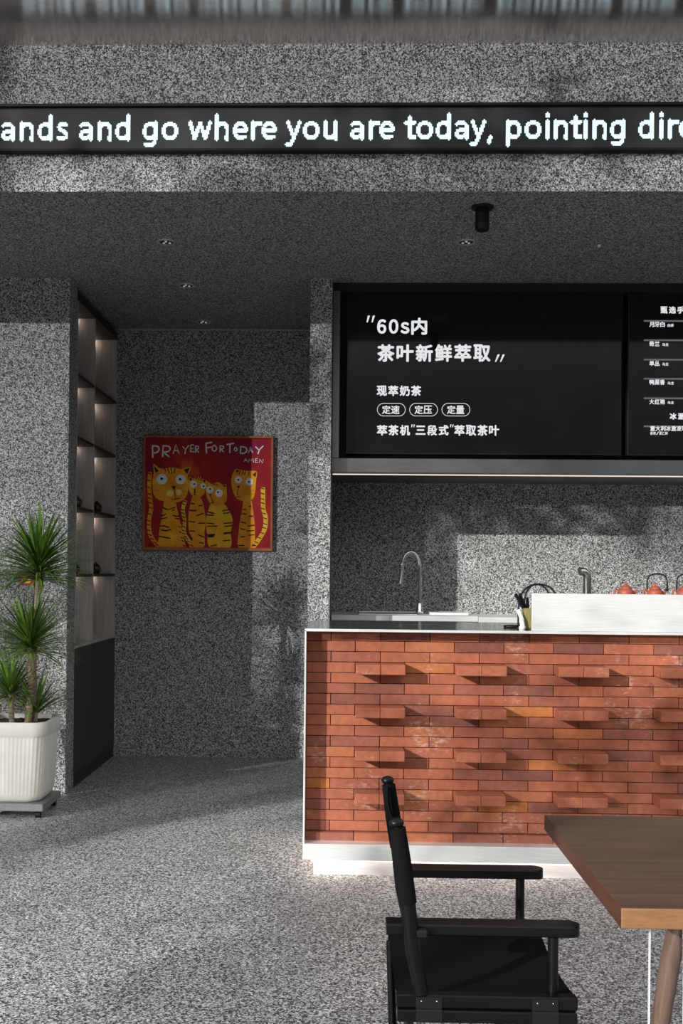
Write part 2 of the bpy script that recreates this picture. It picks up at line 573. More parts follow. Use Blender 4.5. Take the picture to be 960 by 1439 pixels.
# ------------------------------------------------------------------ sink bench along the wall behind the bar
be = thing('sink_bench', (1.5, 7.65, 0), 'steel sink bench along the speckled wall behind the bar', 'sink')
b_ = MB().box(-0.088, 0.926, 7.40, YB, 1.145, 1.185, 0.002)
b_.box(0.930, 3.4, 7.39, YB, 1.140, 1.180, 0.002)
b_.build('worktop', M['steel_light'], be)
MB().box(-0.088, 3.4, 7.44, YB, 0.0, 1.140).build('base_unit', M['steel_dark'], be)
b_ = MB().box(0.10, 0.52, 7.52, 7.525, 1.185, 1.199)
b_.box(0.10, 0.52, 7.80, 7.805, 1.185, 1.199)
b_.box(0.10, 0.105, 7.52, 7.805, 1.185, 1.199)
b_.box(0.515, 0.52, 7.52, 7.805, 1.185, 1.199)
b_.build('sink_rim', M['chrome'], be)
MB().box(0.61, 0.88, 7.55, 7.80, 1.185, 1.201, 0.003).build('drainer', M['white_paint'], be)
MB().box(-0.088, 3.4, 7.385, 7.391, 1.118, 1.132).build('edge_rail', M['steel_dark'], be)

# kitchen faucet
fa = thing('kitchen_faucet', (0.537, 7.66, 1.185), 'tall chrome arched kitchen faucet with pull-out spray at the sink', 'faucet')
fx, fy = 0.540, 7.66
MB().lathe([(0.0, 0), (0.030, 0), (0.030, 0.02), (0.024, 0.028), (0.022, 0.075), (0.018, 0.085), (0.0, 0.085)], (fx, fy, 1.185)).build('base', M['chrome'], fa)
pts = [(fx, fy, 1.26), (fx, fy, 1.50)]
for k in range(1, 11):
    a = PI * k / 11
    pts.append((fx - 0.063 + 0.063 * math.cos(a), fy - 0.01 * k / 10, 1.52 + 0.108 * math.sin(a)))
pts += [(fx - 0.128, fy - 0.012, 1.49)]
MB().tube(pts, 0.0135, 12).build('spout', M['chrome'], fa)
MB().tube([(fx - 0.128, fy - 0.012, 1.495), (fx - 0.134, fy - 0.013, 1.44), (fx - 0.140, fy - 0.014, 1.40)], [0.015, 0.017, 0.020], 14).build('spray_head', M['chrome'], fa)
MB().tube([(fx + 0.018, fy - 0.015, 1.235), (fx + 0.05, fy - 0.05, 1.245)], [0.008, 0.006], 10).build('lever', M['chrome'], fa)

# column tap on the counter
ta = thing('column_tap', (1.29, 5.72, 1.203), 'satin steel curved tap rising behind the steel upstand', 'tap')
tx, ty = 1.293, 5.72
pts = [(tx, ty, 1.203), (tx, ty, 1.46)]
for k in range(1, 8):
    a = PI * 0.62 * k / 7
    pts.append((tx - 0.032 + 0.032 * math.cos(a), ty - 0.02 * k / 7, 1.462 + 0.034 * math.sin(a)))
MB().tube(pts, 0.0215, 16).build('spout', M['steel_satin'], ta)
MB().lathe([(0, 0), (0.034, 0), (0.034, 0.012), (0.022, 0.02), (0.0, 0.02)], (tx, ty, 1.203)).build('base_flange', M['steel_satin'], ta)

# ------------------------------------------------------------------ teapots on the service shelf
def teapot(c, bail, label, s=0.70):
    c = Vector(c)
    t = thing('teapot', c, label, 'teapot', 'clay teapots on the service shelf')
    P = lambda *pts: [(r * s, z * s) for r, z in pts]
    V = lambda *pts: [c + Vector(p) * s for p in pts]
    MB().lathe(P((0.0, 0), (0.030, 0), (0.032, 0.003), (0.050, 0.020), (0.057, 0.042), (0.052, 0.058), (0.040, 0.070), (0.036, 0.073), (0.0, 0.074)), c, 28).build('body', M['clay'], t)
    MB().lathe(P((0.039, 0.0), (0.038, 0.006), (0.028, 0.018), (0.014, 0.026), (0.007, 0.028), (0.006, 0.034), (0.011, 0.040), (0.010, 0.047), (0.0, 0.050)), c + Vector((0, 0, 0.0725 * s)), 24).build('lid', M['clay'], t)
    MB().tube(V((0.046, 0, 0.030), (0.064, 0, 0.042), (0.072, 0, 0.058), (0.082, 0, 0.068)), [0.014 * s, 0.011 * s, 0.009 * s, 0.009 * s], 12).build('spout', M['clay'], t)
    MB().tube(V((-0.050, 0, 0.058), (-0.068, 0, 0.070), (-0.082, 0, 0.062), (-0.084, 0, 0.042), (-0.072, 0, 0.024), (-0.050, 0, 0.022)), 0.0075 * s, 10).build('handle', M['clay'], t)
    if bail:
        pts = []
        for k in range(15):
            a = PI * k / 14
            pts.append(c + Vector((0.010 - 0.051 * math.cos(a), 0, 0.072 + 0.057 * math.sin(a) ** 0.6)))
        pts[0].z -= 0.026
        pts[-1].z -= 0.026
        MB().tube(pts, [0.005] + [0.0036] * 13 + [0.006], 8).build('bail_handle', M['black_metal'], t)
        MB().sphere(c + Vector((0.056, 0, 0.046)), 0.009, sx=1.3, sz=0.8).build('bail_knot', M['black_metal'], t)
    return t

teapot((1.427, 5.45, 1.358), False, 'red clay teapot without overhead handle, leftmost on the shelf behind the upstand')
teapot((1.574, 5.45, 1.358), True, 'red clay teapot with black hoop handle standing right of the plain teapot')
teapot((1.722, 5.45, 1.358), True, 'red clay teapot with black hoop handle cut by the right picture edge')

# knife block, knives and looped cable at the left end of the upstand
kx, ky = 0.925, 5.42
kb = MB()
kb.obox((kx, ky, 1.203 + 0.052), Vector((0.022, 0, 0)), Vector((0, 0.035, 0)), Vector((0, 0, 0.052)), 0.004)
tag(kb.build('utensil_block', M['olive']), 'olive knife block half hidden behind the left end of the steel upstand', 'knife block')
for i, (dx, h, lx, lab) in enumerate([(-0.030, 0.150, -0.052, 'black handled knife leaning farthest left in the olive block'), (-0.008, 0.146, -0.040, 'black handled knife leaning in the middle of the olive block'), (0.012, 0.152, -0.006, 'black handled knife upright at the right of the olive block')]):
    base = Vector((kx + dx * 0.55, ky - 0.006 + 0.012 * i, 1.300))
    tip = base + Vector((lx * 0.85, 0, 0.080 if i < 2 else 0.062))
    k = thing('kitchen_knife', base, lab, 'knife', 'knives in the olive block')
    MB().tube([base, base.lerp(tip, 0.5), tip], [0.0075, 0.009, 0.008], 10, flat=0.7).build('handle', M['black_lacquer'], k)
    MB().obox(base - (tip - base).normalized() * 0.035, Vector((0.006, 0, 0)), Vector((0, 0.001, 0)), (tip - base).normalized() * 0.035).build('blade', M['steel_light'], k)
wt = thing('white_peeler', (kx - 0.030, 5.36, 1.203), 'white plastic tool leaning in front of the olive knife block', 'utensil')
MB().tube([(kx - 0.030, 5.36, 1.207), (kx - 0.036, 5.365, 1.255), (kx - 0.052, 5.375, 1.300)], [0.012, 0.011, 0.009], 12, flat=0.5).build('blade', M['white_paint'], wt)
MB().lathe([(0, 0), (0.017, 0), (0.017, 0.014), (0.009, 0.018), (0.0, 0.018)], (kx - 0.034, 5.355, 1.203), 16).build('foot', M['white_paint'], wt)
def arch(name, x0, x1, ztop_, y, label):
    pts = []
    for k in range(17):
        a = PI * k / 16
        pts.append((((x0 + x1) / 2) - (x1 - x0) / 2 * math.cos(a), y + 0.02 * math.sin(a), 1.208 + (ztop_ - 1.208) * math.sin(a) ** 0.45))
    return tag(MB().tube(pts, 0.0048, 8).build(name, M['black_metal']), label, 'cable', 'looped cables behind the upstand')
arch('looped_cable', 0.893, 1.105, 1.428, 5.50, 'black cable looped up behind the left end of the upstand, outer loop')
arch('looped_cable', 0.930, 1.075, 1.426, 5.56, 'black cable looped up behind the left end of the upstand, inner loop')
pts = [(kx - 0.10, 5.52, 1.209), (kx - 0.06, 5.55, 1.210), (kx - 0.02, 5.51, 1.211), (kx - 0.05, 5.47, 1.210), (kx - 0.09, 5.50, 1.209)]
tag(MB().tube(pts, 0.006, 8).build('coiled_cord', M['black_metal']), 'short black cord lying on the countertop beside the knife block', 'cord')

# ------------------------------------------------------------------ screens over the bar
hs = thing('screen_housing', (1.5, 7.4, 2.14), 'black housing hung under the soffit around the menu screens', 'housing')
YS = 7.08
h_ = MB().box(-0.092, 3.40, YS, YB, 3.345, 3.399)
h_.box(-0.092, 3.40, 7.24, YB, 2.235, 3.345)
h_.build('case', M['black_matt'], hs)
MB().box(-0.090, -0.044, YS, 7.24, 2.238, 3.345, 0.001).build('side_panel', M['steel_dark'], hs)
MB().box(-0.092, 3.40, YS, YB, 2.142, 2.236, 0.001).build('valance', M['steel_dark'], hs)
MB().box(-0.085, 3.40, 7.19, 7.20, 2.136, 2.142).build('light_strip', M['valance_strip'], hs)

def px_rect(x0, y0, x1, y1, Y):
    a, b = at(x0, y0, Y), at(x1, y1, Y)
    ym = at(x0, y1, Y)
    return a.x, b.x, b.z if abs(b.z - ym.z) < 0.02 else ym.z, a.z

def tv(x0, x1, z0, z1, label):
    t = thing('menu_screen', ((x0 + x1) / 2, 7.16, z0), label, 'screen', 'menu screens over the bar')
    MB().box(x0, x1, 7.13, 7.23, z0, z1, 0.002).build('casing', M['bezel'], t)
    MB().box(x0 + 0.006, x1 - 0.006, 7.127, 7.13, z0 + 0.006, z1 - 0.006).build('display', M['screen'], t)
    return t
t1 = tv(0.004, 1.826, 2.272, 3.345, 'wide black menu screen with large white slogan on brewing tea in sixty seconds')
t2 = tv(1.866, 3.36, 2.272, 3.345, 'black menu screen at the right picture edge listing teas in white')
ZT = 7.126
def put(mb, s, x0, y0, x1, y1, bold=0.0, italic=0.0, mi=0):
    c0, c1 = at(x0, (y0 + y1) / 2, ZT), at(x1, (y0 + y1) / 2, ZT)
    zc = at((x0 + x1) / 2, (y0 + y1) / 2, ZT).z
    hz = (at(x0, y0, ZT).z - at(x0, y1, ZT).z) / 2
    text_mb(mb, s, c0.x, c1.x, zc - hz, zc + hz, ZT, bold, mi, italic)
def slash(mb, x0, y0, x1, y1, w):
    a, b = at(x0, y0, ZT), at(x1, y1, ZT)
    mb.poly([(a.x - w, ZT, a.z), (a.x + w, ZT, a.z), (b.x + w * 0.6, ZT, b.z), (b.x - w * 0.6, ZT, b.z)])
B1 = 0.0042
tx_ = MB()
slash(tx_, 518.5, 443.5, 516, 453, 0.0075)
slash(tx_, 525.5, 443.5, 523, 453, 0.0075)
put(tx_, '\uff16', 530, 448.5, 543, 469, B1)
put(tx_, '\uff10', 546.5, 448.5, 560, 469, B1)
put(tx_, '\uff53', 563, 452.5, 575.5, 469, B1)
put(tx_, '\u5185', 578, 446.5, 600.5, 470.5, B1)
tx_.build('slogan_line', M['screen_text'], t1)
tx_ = MB()
for i, ch in enumerate('\u8336\u53f6\u65b0\u9c9c\u8403\u53d6'):
    x = 530.3 + 27.0 * i
    put(tx_, ch, x, 483.8, x + 24.2, 508.5, B1)
slash(tx_, 701, 498, 696.5, 508.5, 0.0075)
slash(tx_, 708, 498, 703.5, 508.5, 0.0075)
tx_.build('slogan_line', M['screen_text'], t1)
tx_ = MB()
B2 = 0.0026
for i, ch in enumerate('\u73b0\u8403\u5976\u8336'):
    x = 529.5 + 16.05 * i
    put(tx_, ch, x, 541.8, x + 14.4, 556.6, B2)
tx_.build('subtitle_line', M['screen_text'], t1)
tx_ = MB()
for k, w in enumerate(('\u5b9a\u901f', '\u5b9a\u538b', '\u5b9a\u91cf')):
    x = 537 + 45.6 * k
    tx_ = MB()
    for i, ch in enumerate(w):
        put(tx_, ch, x + 12.6 * i, 569.8, x + 12.6 * i + 12.0, 581.8, 0.0012)
    tx_.build('pill_words', M['screen_text'], t1)
tx_ = MB()
row = '\u8403\u8336\u673a'
for i, ch in enumerate(row):
    x = 529.8 + 16.0 * i
    put(tx_, ch, x, 597.2, x + 14.6, 612, B2)
for a in (578.5, 581.6):
    slash(tx_, a + 0.8, 596.5, a, 600.5, 0.004)
for i, ch in enumerate('\u4e09\u6bb5\u5f0f'):
    x = 584.2 + 16.2 * i
    put(tx_, ch, x, 598 if i == 0 else 597.2, x + 14.0, 611 if i == 0 else 612, B2)
for a in (633.0, 636.1):
    slash(tx_, a + 0.8, 596.5, a, 600.5, 0.004)
for i, ch in enumerate('\u8403\u53d6\u8336\u53f6'):
    x = 638.5 + 16.2 * i
    put(tx_, ch, x, 597.2, x + 14.6, 612.4, B2)
tx_.build('closing_line', M['screen_text'], t1)
for k in range(3):                                        # the three rounded pills
    a, b = at(530.0 + 45.4 * k, 575.8, ZT), at(570.0 + 45.4 * k, 575.8, ZT)
    hr = 9.2 / 211.0
    pts = []
    for j in range(25):
        an = -PI / 2 + PI * j / 24
        pts.append((b.x - hr + hr * math.cos(an), b.z + hr * math.sin(an)))
    for j in range(25):
        an = PI / 2 + PI * j / 24
        pts.append((a.x + hr + hr * math.cos(an), b.z + hr * math.sin(an)))
    tx_ = MB()
    n = len(pts)
    cxm, czm = sum(p[0] for p in pts) / n, b.z
    wl = 0.0036
    inner = []
    for (px_, pz_) in pts:
        ccx = min(max(px_, a.x + hr), b.x - hr)
        d = Vector((px_ - ccx, pz_ - czm))
        d = d.normalized() * (d.length - wl)
        inner.append((ccx + d.x, czm + d.y))
    tx_.add([(p[0], ZT, p[1]) for p in pts] + [(p[0], ZT, p[1]) for p in inner], [(j, (j + 1) % n, n + (j + 1) % n, n + j) for j in range(n)])
    tx_.build('pill_outline', M['screen_text'], t1)
tm = MB()
for i, ch in enumerate('\u7504\u9009\u624b'):
    x = 928.5 + 11.6 * i
    put(tm, ch, x, 430.6, x + 9.8, 440.6, 0.002)
for s, y, sm in (('\u6708\u7259\u767d', 452.2, '\u767d\u8336'), ('\u5947\u5170', 479.2, '\u4e4c\u9f99'), ('\u5355\u4e1b', 506.8, '\u4e4c\u9f99'), ('\u9e2d\u5c4e\u9999', 533.4, '\u4e4c\u9f99'), ('\u5927\u7ea2\u888d', 560.8, '\u4e4c\u9f99')):
    for i, ch in enumerate(s):
        x = 912.6 + 7.5 * i
        put(tm, ch, x, y, x + 7.0, y + 7.4, 0.0012)
    x = 914.5 + 7.5 * len(s) + 1.2
    for i, ch in enumerate(sm):
        put(tm, ch, x + 4.6 * i, y + 2.8, x + 4.6 * i + 4.2, y + 7.2, 0.0006)
for i, ch in enumerate('\u51b0\u6fc0'):
    x = 941.2 + 11.6 * i
    put(tm, ch, x, 580.2, x + 9.8, 589.6, 0.002)
for i, ch in enumerate('\u610f\u5927\u5229\u51b0\u6fc0\u51cc\u7403'):
    x = 913.8 + 7.4 * i
    put(tm, ch, x, 598.4, x + 7.0, 605.8, 0.0012)
for i, ch in enumerate('\u9999\u8349/\u679c\u4ec1\u788e'):
    x = 913.8 + 4.2 * i
    put(tm, ch, x, 606.6, x + 3.9, 611.2, 0.0005)
tm.build('menu_lettering', M['screen_text'], t2)
tr = MB()
for y in (451, 478, 505.3, 532.2, 559.6, 599.0):
    a, b = at(905, y, ZT), at(990, y, ZT)
    tr.box(a.x, b.x, ZT + 0.0002, ZT + 0.0008, a.z - 0.0055, a.z + 0.0055)
tr.build('menu_rules', M['screen_rule'], t2)

# ------------------------------------------------------------------ LED sign on the fascia
led = thing('led_sign', (0, 5.37, 3.62), 'long black LED ticker sign with white scrolling words on the fascia', 'sign')
MB().box(-3.6, 3.3, 5.345, YF, 3.598, 3.812).build('panel', M['led_panel'], led)
l_ = MB().box(-3.61, 3.31, 5.325, YF, 3.808, 3.822, 0.001)
l_.box(-3.61, 3.31, 5.335, YF, 3.588, 3.600, 0.001)
l_.build('frame', M['black_metal'], led)
# letters as pen strokes on the dot grid of the sign: x-height 13 dots, ascender 18, descender -5
PEN = {
 'a': (10, [[(1.6, 10.6), (4.0, 11.7), (6.4, 11.4), (8.0, 9.8), (8.3, 7.6), (8.3, 0.6)], [(8.3, 6.9), (4.4, 6.5), (2.0, 5.2), (1.4, 3.4), (2.2, 1.8), (4.2, 1.3), (6.4, 2.0), (8.3, 4.0)]]),
 'n': (11, [[(1.5, 0.6), (1.5, 12.2)], [(1.5, 8.8), (3.4, 11.0), (5.6, 11.7), (7.8, 11.0), (8.8, 8.8), (8.8, 0.6)]]),
 'd': (12, [[(9.3, 0.6), (9.3, 17.2)], [(9.3, 8.8), (7.8, 11.0), (5.4, 11.6), (2.8, 10.2), (1.6, 6.6), (2.2, 3.0), (4.4, 1.3), (7.2, 1.8), (9.3, 4.4)]]),
 's': (9, [[(7.0, 10.9), (5.0, 11.7), (2.6, 11.2), (1.7, 9.6), (2.6, 8.0), (5.6, 6.2), (7.1, 4.4), (6.6, 2.4), (4.6, 1.3), (1.4, 1.9)]]),
 'g': (12, [[(9.2, 12.2), (9.2, 0.2), (8.4, -2.4), (6.2, -3.7), (3.6, -3.6), (1.8, -2.9)], [(9.2, 8.8), (7.8, 11.0), (5.4, 11.6), (2.8, 10.2), (1.6, 6.6), (2.2, 3.0), (4.4, 1.3), (7.2, 1.8), (9.2, 4.4)]]),
 'o': (12, [[(6.0, 11.7), (3.2, 10.8), (1.6, 8.4), (1.6, 4.8), (3.2, 2.2), (6.0, 1.3), (8.8, 2.2), (10.4, 4.8), (10.4, 8.4), (8.8, 10.8), (6.0, 11.7)]]),
 'w': (17, [[(1.3, 12.2), (4.6, 1.2), (8.5, 11.8), (12.2, 1.2), (15.6, 12.2)]]),
 'h': (11, [[(1.5, 0.6), (1.5, 17.2)], [(1.5, 8.8), (3.4, 11.0), (5.6, 11.7), (7.8, 11.0), (8.8, 8.8), (8.8, 0.6)]]),
 'e': (11, [[(1.8, 6.4), (9.3, 6.4), (9.1, 9.0), (7.6, 11.1), (5.4, 11.7), (3.0, 10.6), (1.6, 7.6), (1.8, 4.4), (3.4, 2.0), (6.0, 1.3), (9.0, 2.1)]]),
 'r': (8, [[(1.5, 0.6), (1.5, 12.2)], [(1.5, 8.6), (3.2, 11.0), (5.2, 11.7), (6.8, 11.4)]]),
 'y': (11, [[(1.3, 12.2), (5.5, 1.6)], [(9.7, 12.2), (5.2, 0.6), (4.0, -2.4), (2.4, -3.7), (0.8, -3.4)]]),
 'u': (11, [[(1.5, 12.2), (1.5, 4.2), (2.5, 1.9), (4.6, 1.3), (6.8, 2.0), (8.8, 4.4)], [(8.8, 12.2), (8.8, 0.6)]]),
 't': (8, [[(3.4, 15.4), (3.4, 3.6), (4.4, 1.5), (6.8, 1.4)], [(0.7, 11.7), (6.8, 11.7)]]),
 ',': (4, [[(2.6, 1.4), (1.3, -2.2)]]),
 'p': (12, [[(1.6, -4.4), (1.6, 12.2)], [(1.6, 8.8), (3.4, 11.0), (5.6, 11.7), (8.2, 10.4), (9.5, 6.8), (8.8, 3.0), (6.6, 1.3), (3.8, 1.8), (1.6, 4.2)]]),
 'i': (4, [[(1.5, 0.6), (1.5, 12.2)], [(1.5, 16.6), (1.5, 16.9)]]),
}
# left edge of every letter along the sign, in photograph pixels
WORDS = [(1.5, 'a'), (27.5, 'n'), (52.5, 'd'), (79.5, 's'), (111, 'a'), (137, 'n'), (161.5, 'd'), (200, 'g'), (227, 'o'), (264.5, 'w'), (301.5, 'h'), (327, 'e'), (352.5, 'r'), (367.5, 'e'), (402, 'y'), (425.5, 'o'), (454.5, 'u'), (492, 'a'), (518, 'r'), (533, 'e'), (569, 't'), (585, 'o'), (612, 'd'), (639, 'a'), (661.5, 'y'), (684.5, ','), (711, 'p'), (737, 'o'), (766.5, 'i'), (778, 'n'), (802, 't'), (820, 'i'), (832.5, 'n'), (857, 'g'), (897, 'd'), (926.5, 'i'), (938.5, 'r'), (954, 'e')]
def smooth_run(P, k=5):
    if len(P) < 3:
        return [Vector(p) for p in P]
    P = [Vector(p) for p in P]
    out = []
    for i in range(len(P) - 1):
        a, b, c, d = P[max(i - 1, 0)], P[i], P[i + 1], P[min(i + 2, len(P) - 1)]
        for j in range(k):
            t = j / k
            out.append(0.5 * ((2 * b) + (c - a) * t + (2 * a - 5 * b + 4 * c - d) * t * t + (3 * b - a - 3 * c + d) * t ** 3))
    return out + [P[-1]]
def letter_rows(ch):
    """lit dots of a letter as (row, start, end)"""
    wd, strokes = PEN[ch]
    runs = [(s if ch == 'w' else smooth_run(s)) for s in strokes]
    sub = [(0.17, 0.17), (0.5, 0.17), (0.83, 0.17), (0.17, 0.5), (0.5, 0.5), (0.83, 0.5), (0.17, 0.83), (0.5, 0.83), (0.83, 0.83)]
    res = []
    rw = 1.34
    for row in range(-6, 19):
        lit = []
        for col in range(-1, wd + 2):
            q = Vector((col + 0.5, row + 0.5))
            best = 9.0
            for r in runs:
                for a, b in zip(r, r[1:]):
                    a, b = Vector(a), Vector(b)
                    ab = b - a
                    t = max(0.0, min(1.0, (q - a).dot(ab) / max(1e-9, ab.length_squared)))
                    best = min(best, (q - a - ab * t).length)
            if best < (1.75 if ch == 'i' and row > 14 else rw):
                lit.append(col)
        k = 0
        while k < len(lit):
            m = k
            while m + 1 < len(lit) and lit[m + 1] == lit[m] + 1:
                m += 1
            res.append((row, lit[k], lit[m] + 1))
            k = m + 1
    return res
pz = 1.976 * 5.344 / FOC
for xl, ch in WORDS:
    base = at(xl, 197.4 - 0.0033 * xl, 5.344)
    ll = MB()
    for row, c0, c1 in letter_rows(ch):
        x0, x1, z0_ = base.x + c0 * pz, base.x + c1 * pz, base.z + row * pz
        ll.poly([(x0, 5.3445, z0_ + pz), (x0, 5.3445, z0_), (x1, 5.3445, z0_), (x1, 5.3445, z0_ + pz)])
    ll.build('letter', M['led_letter'], led)

# ------------------------------------------------------------------ ceiling lamps
def downlight(p, lit, label):
    t = thing('recessed_downlight', (p.x, p.y, ZC), label, 'ceiling light', 'recessed downlights in the soffit')
    c = Vector((p.x, p.y, ZC))
    MB().lathe([(0.040, -0.0005), (0.044, -0.006), (0.056, -0.005), (0.058, -0.0002)], c, 28).build('trim_ring', M['lamp_trim'], t)
    MB().lathe([(0.0, -0.0012), (0.041, -0.0022)], c, 28).build('dark_reflector', M['black_matt'], t)
    for k in range(3):
        a = 0.5 + 2 * PI * k / 3
        MB().sphere(c + Vector((0.020 * math.cos(a), 0.020 * math.sin(a), -0.003)), 0.0075, sz=0.8).build('lens', M['lamp_face'], t)
for px, py, lab in ((234, 340, 'recessed downlight in the soffit, nearest of the row in front of the passage'),
                    (262, 401, 'recessed downlight in the soffit, middle of the row over the passage'),
                    (286, 452, 'recessed downlight in the soffit, deepest in the passage near the back wall'),
                    (655, 340, 'recessed downlight in the soffit just behind the black cylinder spot')):
    downlight(onz(px, py, ZC), True, lab)
p = onz(678, 291, ZC)
sp = thing('cylinder_spotlight', (p.x, p.y, ZC), 'black cylinder spotlight hanging from the soffit near the fascia', 'spotlight')
MB().lathe([(0.0, 0), (0.060, 0), (0.060, -0.006), (0.036, -0.010), (0.0, -0.010)], (p.x, p.y, ZC), 28).build('ceiling_rose', M['black_metal'], sp)
MB().lathe([(0.035, -0.006), (0.037, -0.012), (0.037, -0.118), (0.034, -0.122), (0.030, -0.122), (0.028, -0.105), (0.0, -0.104)], (p.x, p.y, ZC), 28).build('barrel', M['black_metal'], sp)
p = onz(842, 344, ZC)
ce = MB().lathe([(0.0, -0.016), (0.006, -0.014), (0.009, -0.006), (0.010, 0.0)], (p.x, p.y, ZC), 14)
tag(ce.build('ceiling_sensor', M['white_paint']), 'tiny white sensor dot on the soffit right of the spotlight', 'sensor')

# ------------------------------------------------------------------ shelf cabinet in the passage
XB = XL - 0.36
cab = thing('shelf_cabinet', (XL - 0.18, 7.82, 0), 'tall dark shelf cabinet with open lit niches and lower doors lining the passage', 'cabinet')
Y0, Y1, YM = 7.185, 8.44, 7.695
ZTOP = 3.362
c_ = MB().box(XB - 0.02, XB, Y0, Y1, 0.0, ZTOP)
c_.box(XB, XL - 0.002, Y0, Y0 + 0.018, 0.09, ZTOP)
c_.box(XB, XL - 0.002, Y1 - 0.018, Y1, 0.09, ZTOP)
c_.build('carcass', M['cabinet'], cab)
MB().box(XB, XL - 0.002, YM - 0.010, YM + 0.010, 0.95, 3.30).build('divider', M['cabinet'], cab)
MB().box(XB, XL, Y0, Y1, 3.305, 3.365).build('top_panel', M['cabinet_edge'], cab)
LEV = [2.806, 2.380, 1.902, 1.440]
for z in LEV:
    for a, b in ((Y0 + 0.018, YM - 0.010), (YM + 0.010, Y1 - 0.018)):
        s_ = MB().box(XB, XL - 0.003, a, b, z - 0.010, z + 0.010)
        ob = s_.build('shelf_board', M['cabinet_edge'], cab)
for z in [3.305] + [l - 0.010 for l in LEV]:
    for a, b in ((Y0 + 0.018, YM - 0.010), (YM + 0.010, Y1 - 0.018)):
        MB().box(XL - (0.170 if b < 8 else 0.225), XL - (0.145 if b < 8 else 0.185), b - 0.050, b - 0.012, z - 0.006, z).build('light_strip', M['warm_strip'], cab)
MB().box(XB, XL, Y0, Y1, 0.945, 0.966).build('counter_board', M['cabinet'], cab)
MB().box(XB, XL - 0.004, Y0, Y1, 0.0, 0.085).build('toe_kick', M['cabinet_edge'], cab)
for a, b in ((Y0, 7.44), (7.443, YM), (YM + 0.003, 8.07), (8.073, Y1)):
    MB().box(XL - 0.02, XL, a, b, 0.088, 0.942, 0.001).build('door', M['cabinet_dark'], cab)

def jar(px, py, Y, zs, h, label):
    p = at(px, py, Y)
    t = thing('tea_jar', (p.x, p.y, zs), label, 'jar', 'small brown jars on the cabinet shelves')
    MB().lathe([(0, 0), (0.022, 0), (0.036, 0.020), (0.040, 0.042), (0.032, 0.062), (0.020, 0.070), (0.0, 0.071)], (p.x, p.y, zs), 20).build('body', M['brown_glaze'], t)
    MB().lathe([(0.022, 0), (0.018, 0.008), (0.006, 0.012), (0.007, 0.018), (0.0, 0.022)], (p.x, p.y, zs + 0.0695), 16).build('lid', M['brown_glaze'], t)
jar(136, 710, 8.02, 1.912, 0.07, 'small dark brown jar in the right niche of the higher jar shelf')
jar(107.5, 704, 7.42, 1.912, 0.07, 'small dark brown jar in the left niche of the higher jar shelf')
jar(104, 800, 7.38, 1.450, 0.07, 'small dark brown jar in the left niche of the lower jar shelf')
jar(134.5, 800, 8.02, 1.450, 0.07, 'small dark brown jar in the right niche of the lower jar shelf')

# ------------------------------------------------------------------ painting
pa = thing('framed_painting', (-1.085, 8.43, 1.64), 'square red painting of four striped orange cats in an orange-brown frame', 'painting')
PX0, PX1, PZ0, PZ1 = -1.602, -0.568, 1.640, 2.548
def pw(u, w):                                # drawing units of the picture: u 90..890, w 92..803 downwards
    return (PX0 + (u - 90) / 800 * (PX1 - PX0), PZ1 - (w - 92) / 711 * (PZ1 - PZ0))
f_ = MB()
fw = 0.018
f_.box(PX0, PX1, 8.405, 8.448, PZ1 - fw, PZ1, 0.002)
f_.box(PX0, PX1, 8.405, 8.448, PZ0, PZ0 + fw + 0.006, 0.002)
f_.box(PX0, PX0 + fw, 8.405, 8.448, PZ0 + fw, PZ1 - fw, 0.002)
f_.box(PX1 - fw, PX1, 8.405, 8.448, PZ0 + fw, PZ1 - fw, 0.002)
f_.build('frame', M['frame_wood'], pa)

def paint(name, stops, scale):
    m, nt, b = new_mat(name)
    pos = N(nt, 'ShaderNodeNewGeometry').outputs['Position']
    n = noise(nt, pos, scale, 6, 0.6)
    r = ramp(nt, stops)
    nt.links.new(n.outputs['Fac'], r.inputs['Fac'])
    nt.links.new(r.outputs['Color'], b.inputs['Base Color'])
    b.inputs['Roughness'].default_value = 0.6
    b.inputs['Specular IOR Level'].default_value = 0.2
    return m
PM = [paint('crimson_paint', [(0.28, (0.20, 0.006, 0.10)), (0.42, (0.30, 0.010, 0.020)), (0.62, (0.42, 0.020, 0.016)), (0.75, (0.62, 0.12, 0.02))], 3.6),
      paint('orange_paint', [(0.3, (0.72, 0.22, 0.015)), (0.5, (0.85, 0.34, 0.020)), (0.7, (0.90, 0.52, 0.03))], 7),
      paint('white_paint_strokes', [(0.3, (0.75, 0.75, 0.72)), (0.7, (0.85, 0.85, 0.83))], 9),
      paint('black_paint_strokes', [(0.3, (0.012, 0.010, 0.010)), (0.7, (0.02, 0.018, 0.016))], 9),
      paint('amber_paint', [(0.3, (0.80, 0.33, 0.02)), (0.52, (0.85, 0.45, 0.025)), (0.7, (0.86, 0.62, 0.05))], 8),
      paint('pale_yellow_paint', [(0.3, (0.82, 0.60, 0.10)), (0.7, (0.88, 0.74, 0.28))], 9)]
LAY = [8.4300]
cv = MB()
def shape(pts, mi, smooth=True, layer=1):
    P = [Vector(p) for p in pts]
    if smooth:                                # closed Catmull-Rom
        n, out = len(P), []
        for i in range(n):
            a, b, c, d = P[i - 1], P[i], P[(i + 1) % n], P[(i + 2) % n]
            for k in range(6):
                t = k / 6
                out.append(0.5 * ((2 * b) + (c - a) * t + (2 * a - 5 * b + 4 * c - d) * t * t + (3 * b - a - 3 * c + d) * t ** 3))
        P = out
    y = 8.4295 - layer * 0.0006
    cv.poly([(pw(p.x, p.y)[0], y, pw(p.x, p.y)[1]) for p in P], mi)
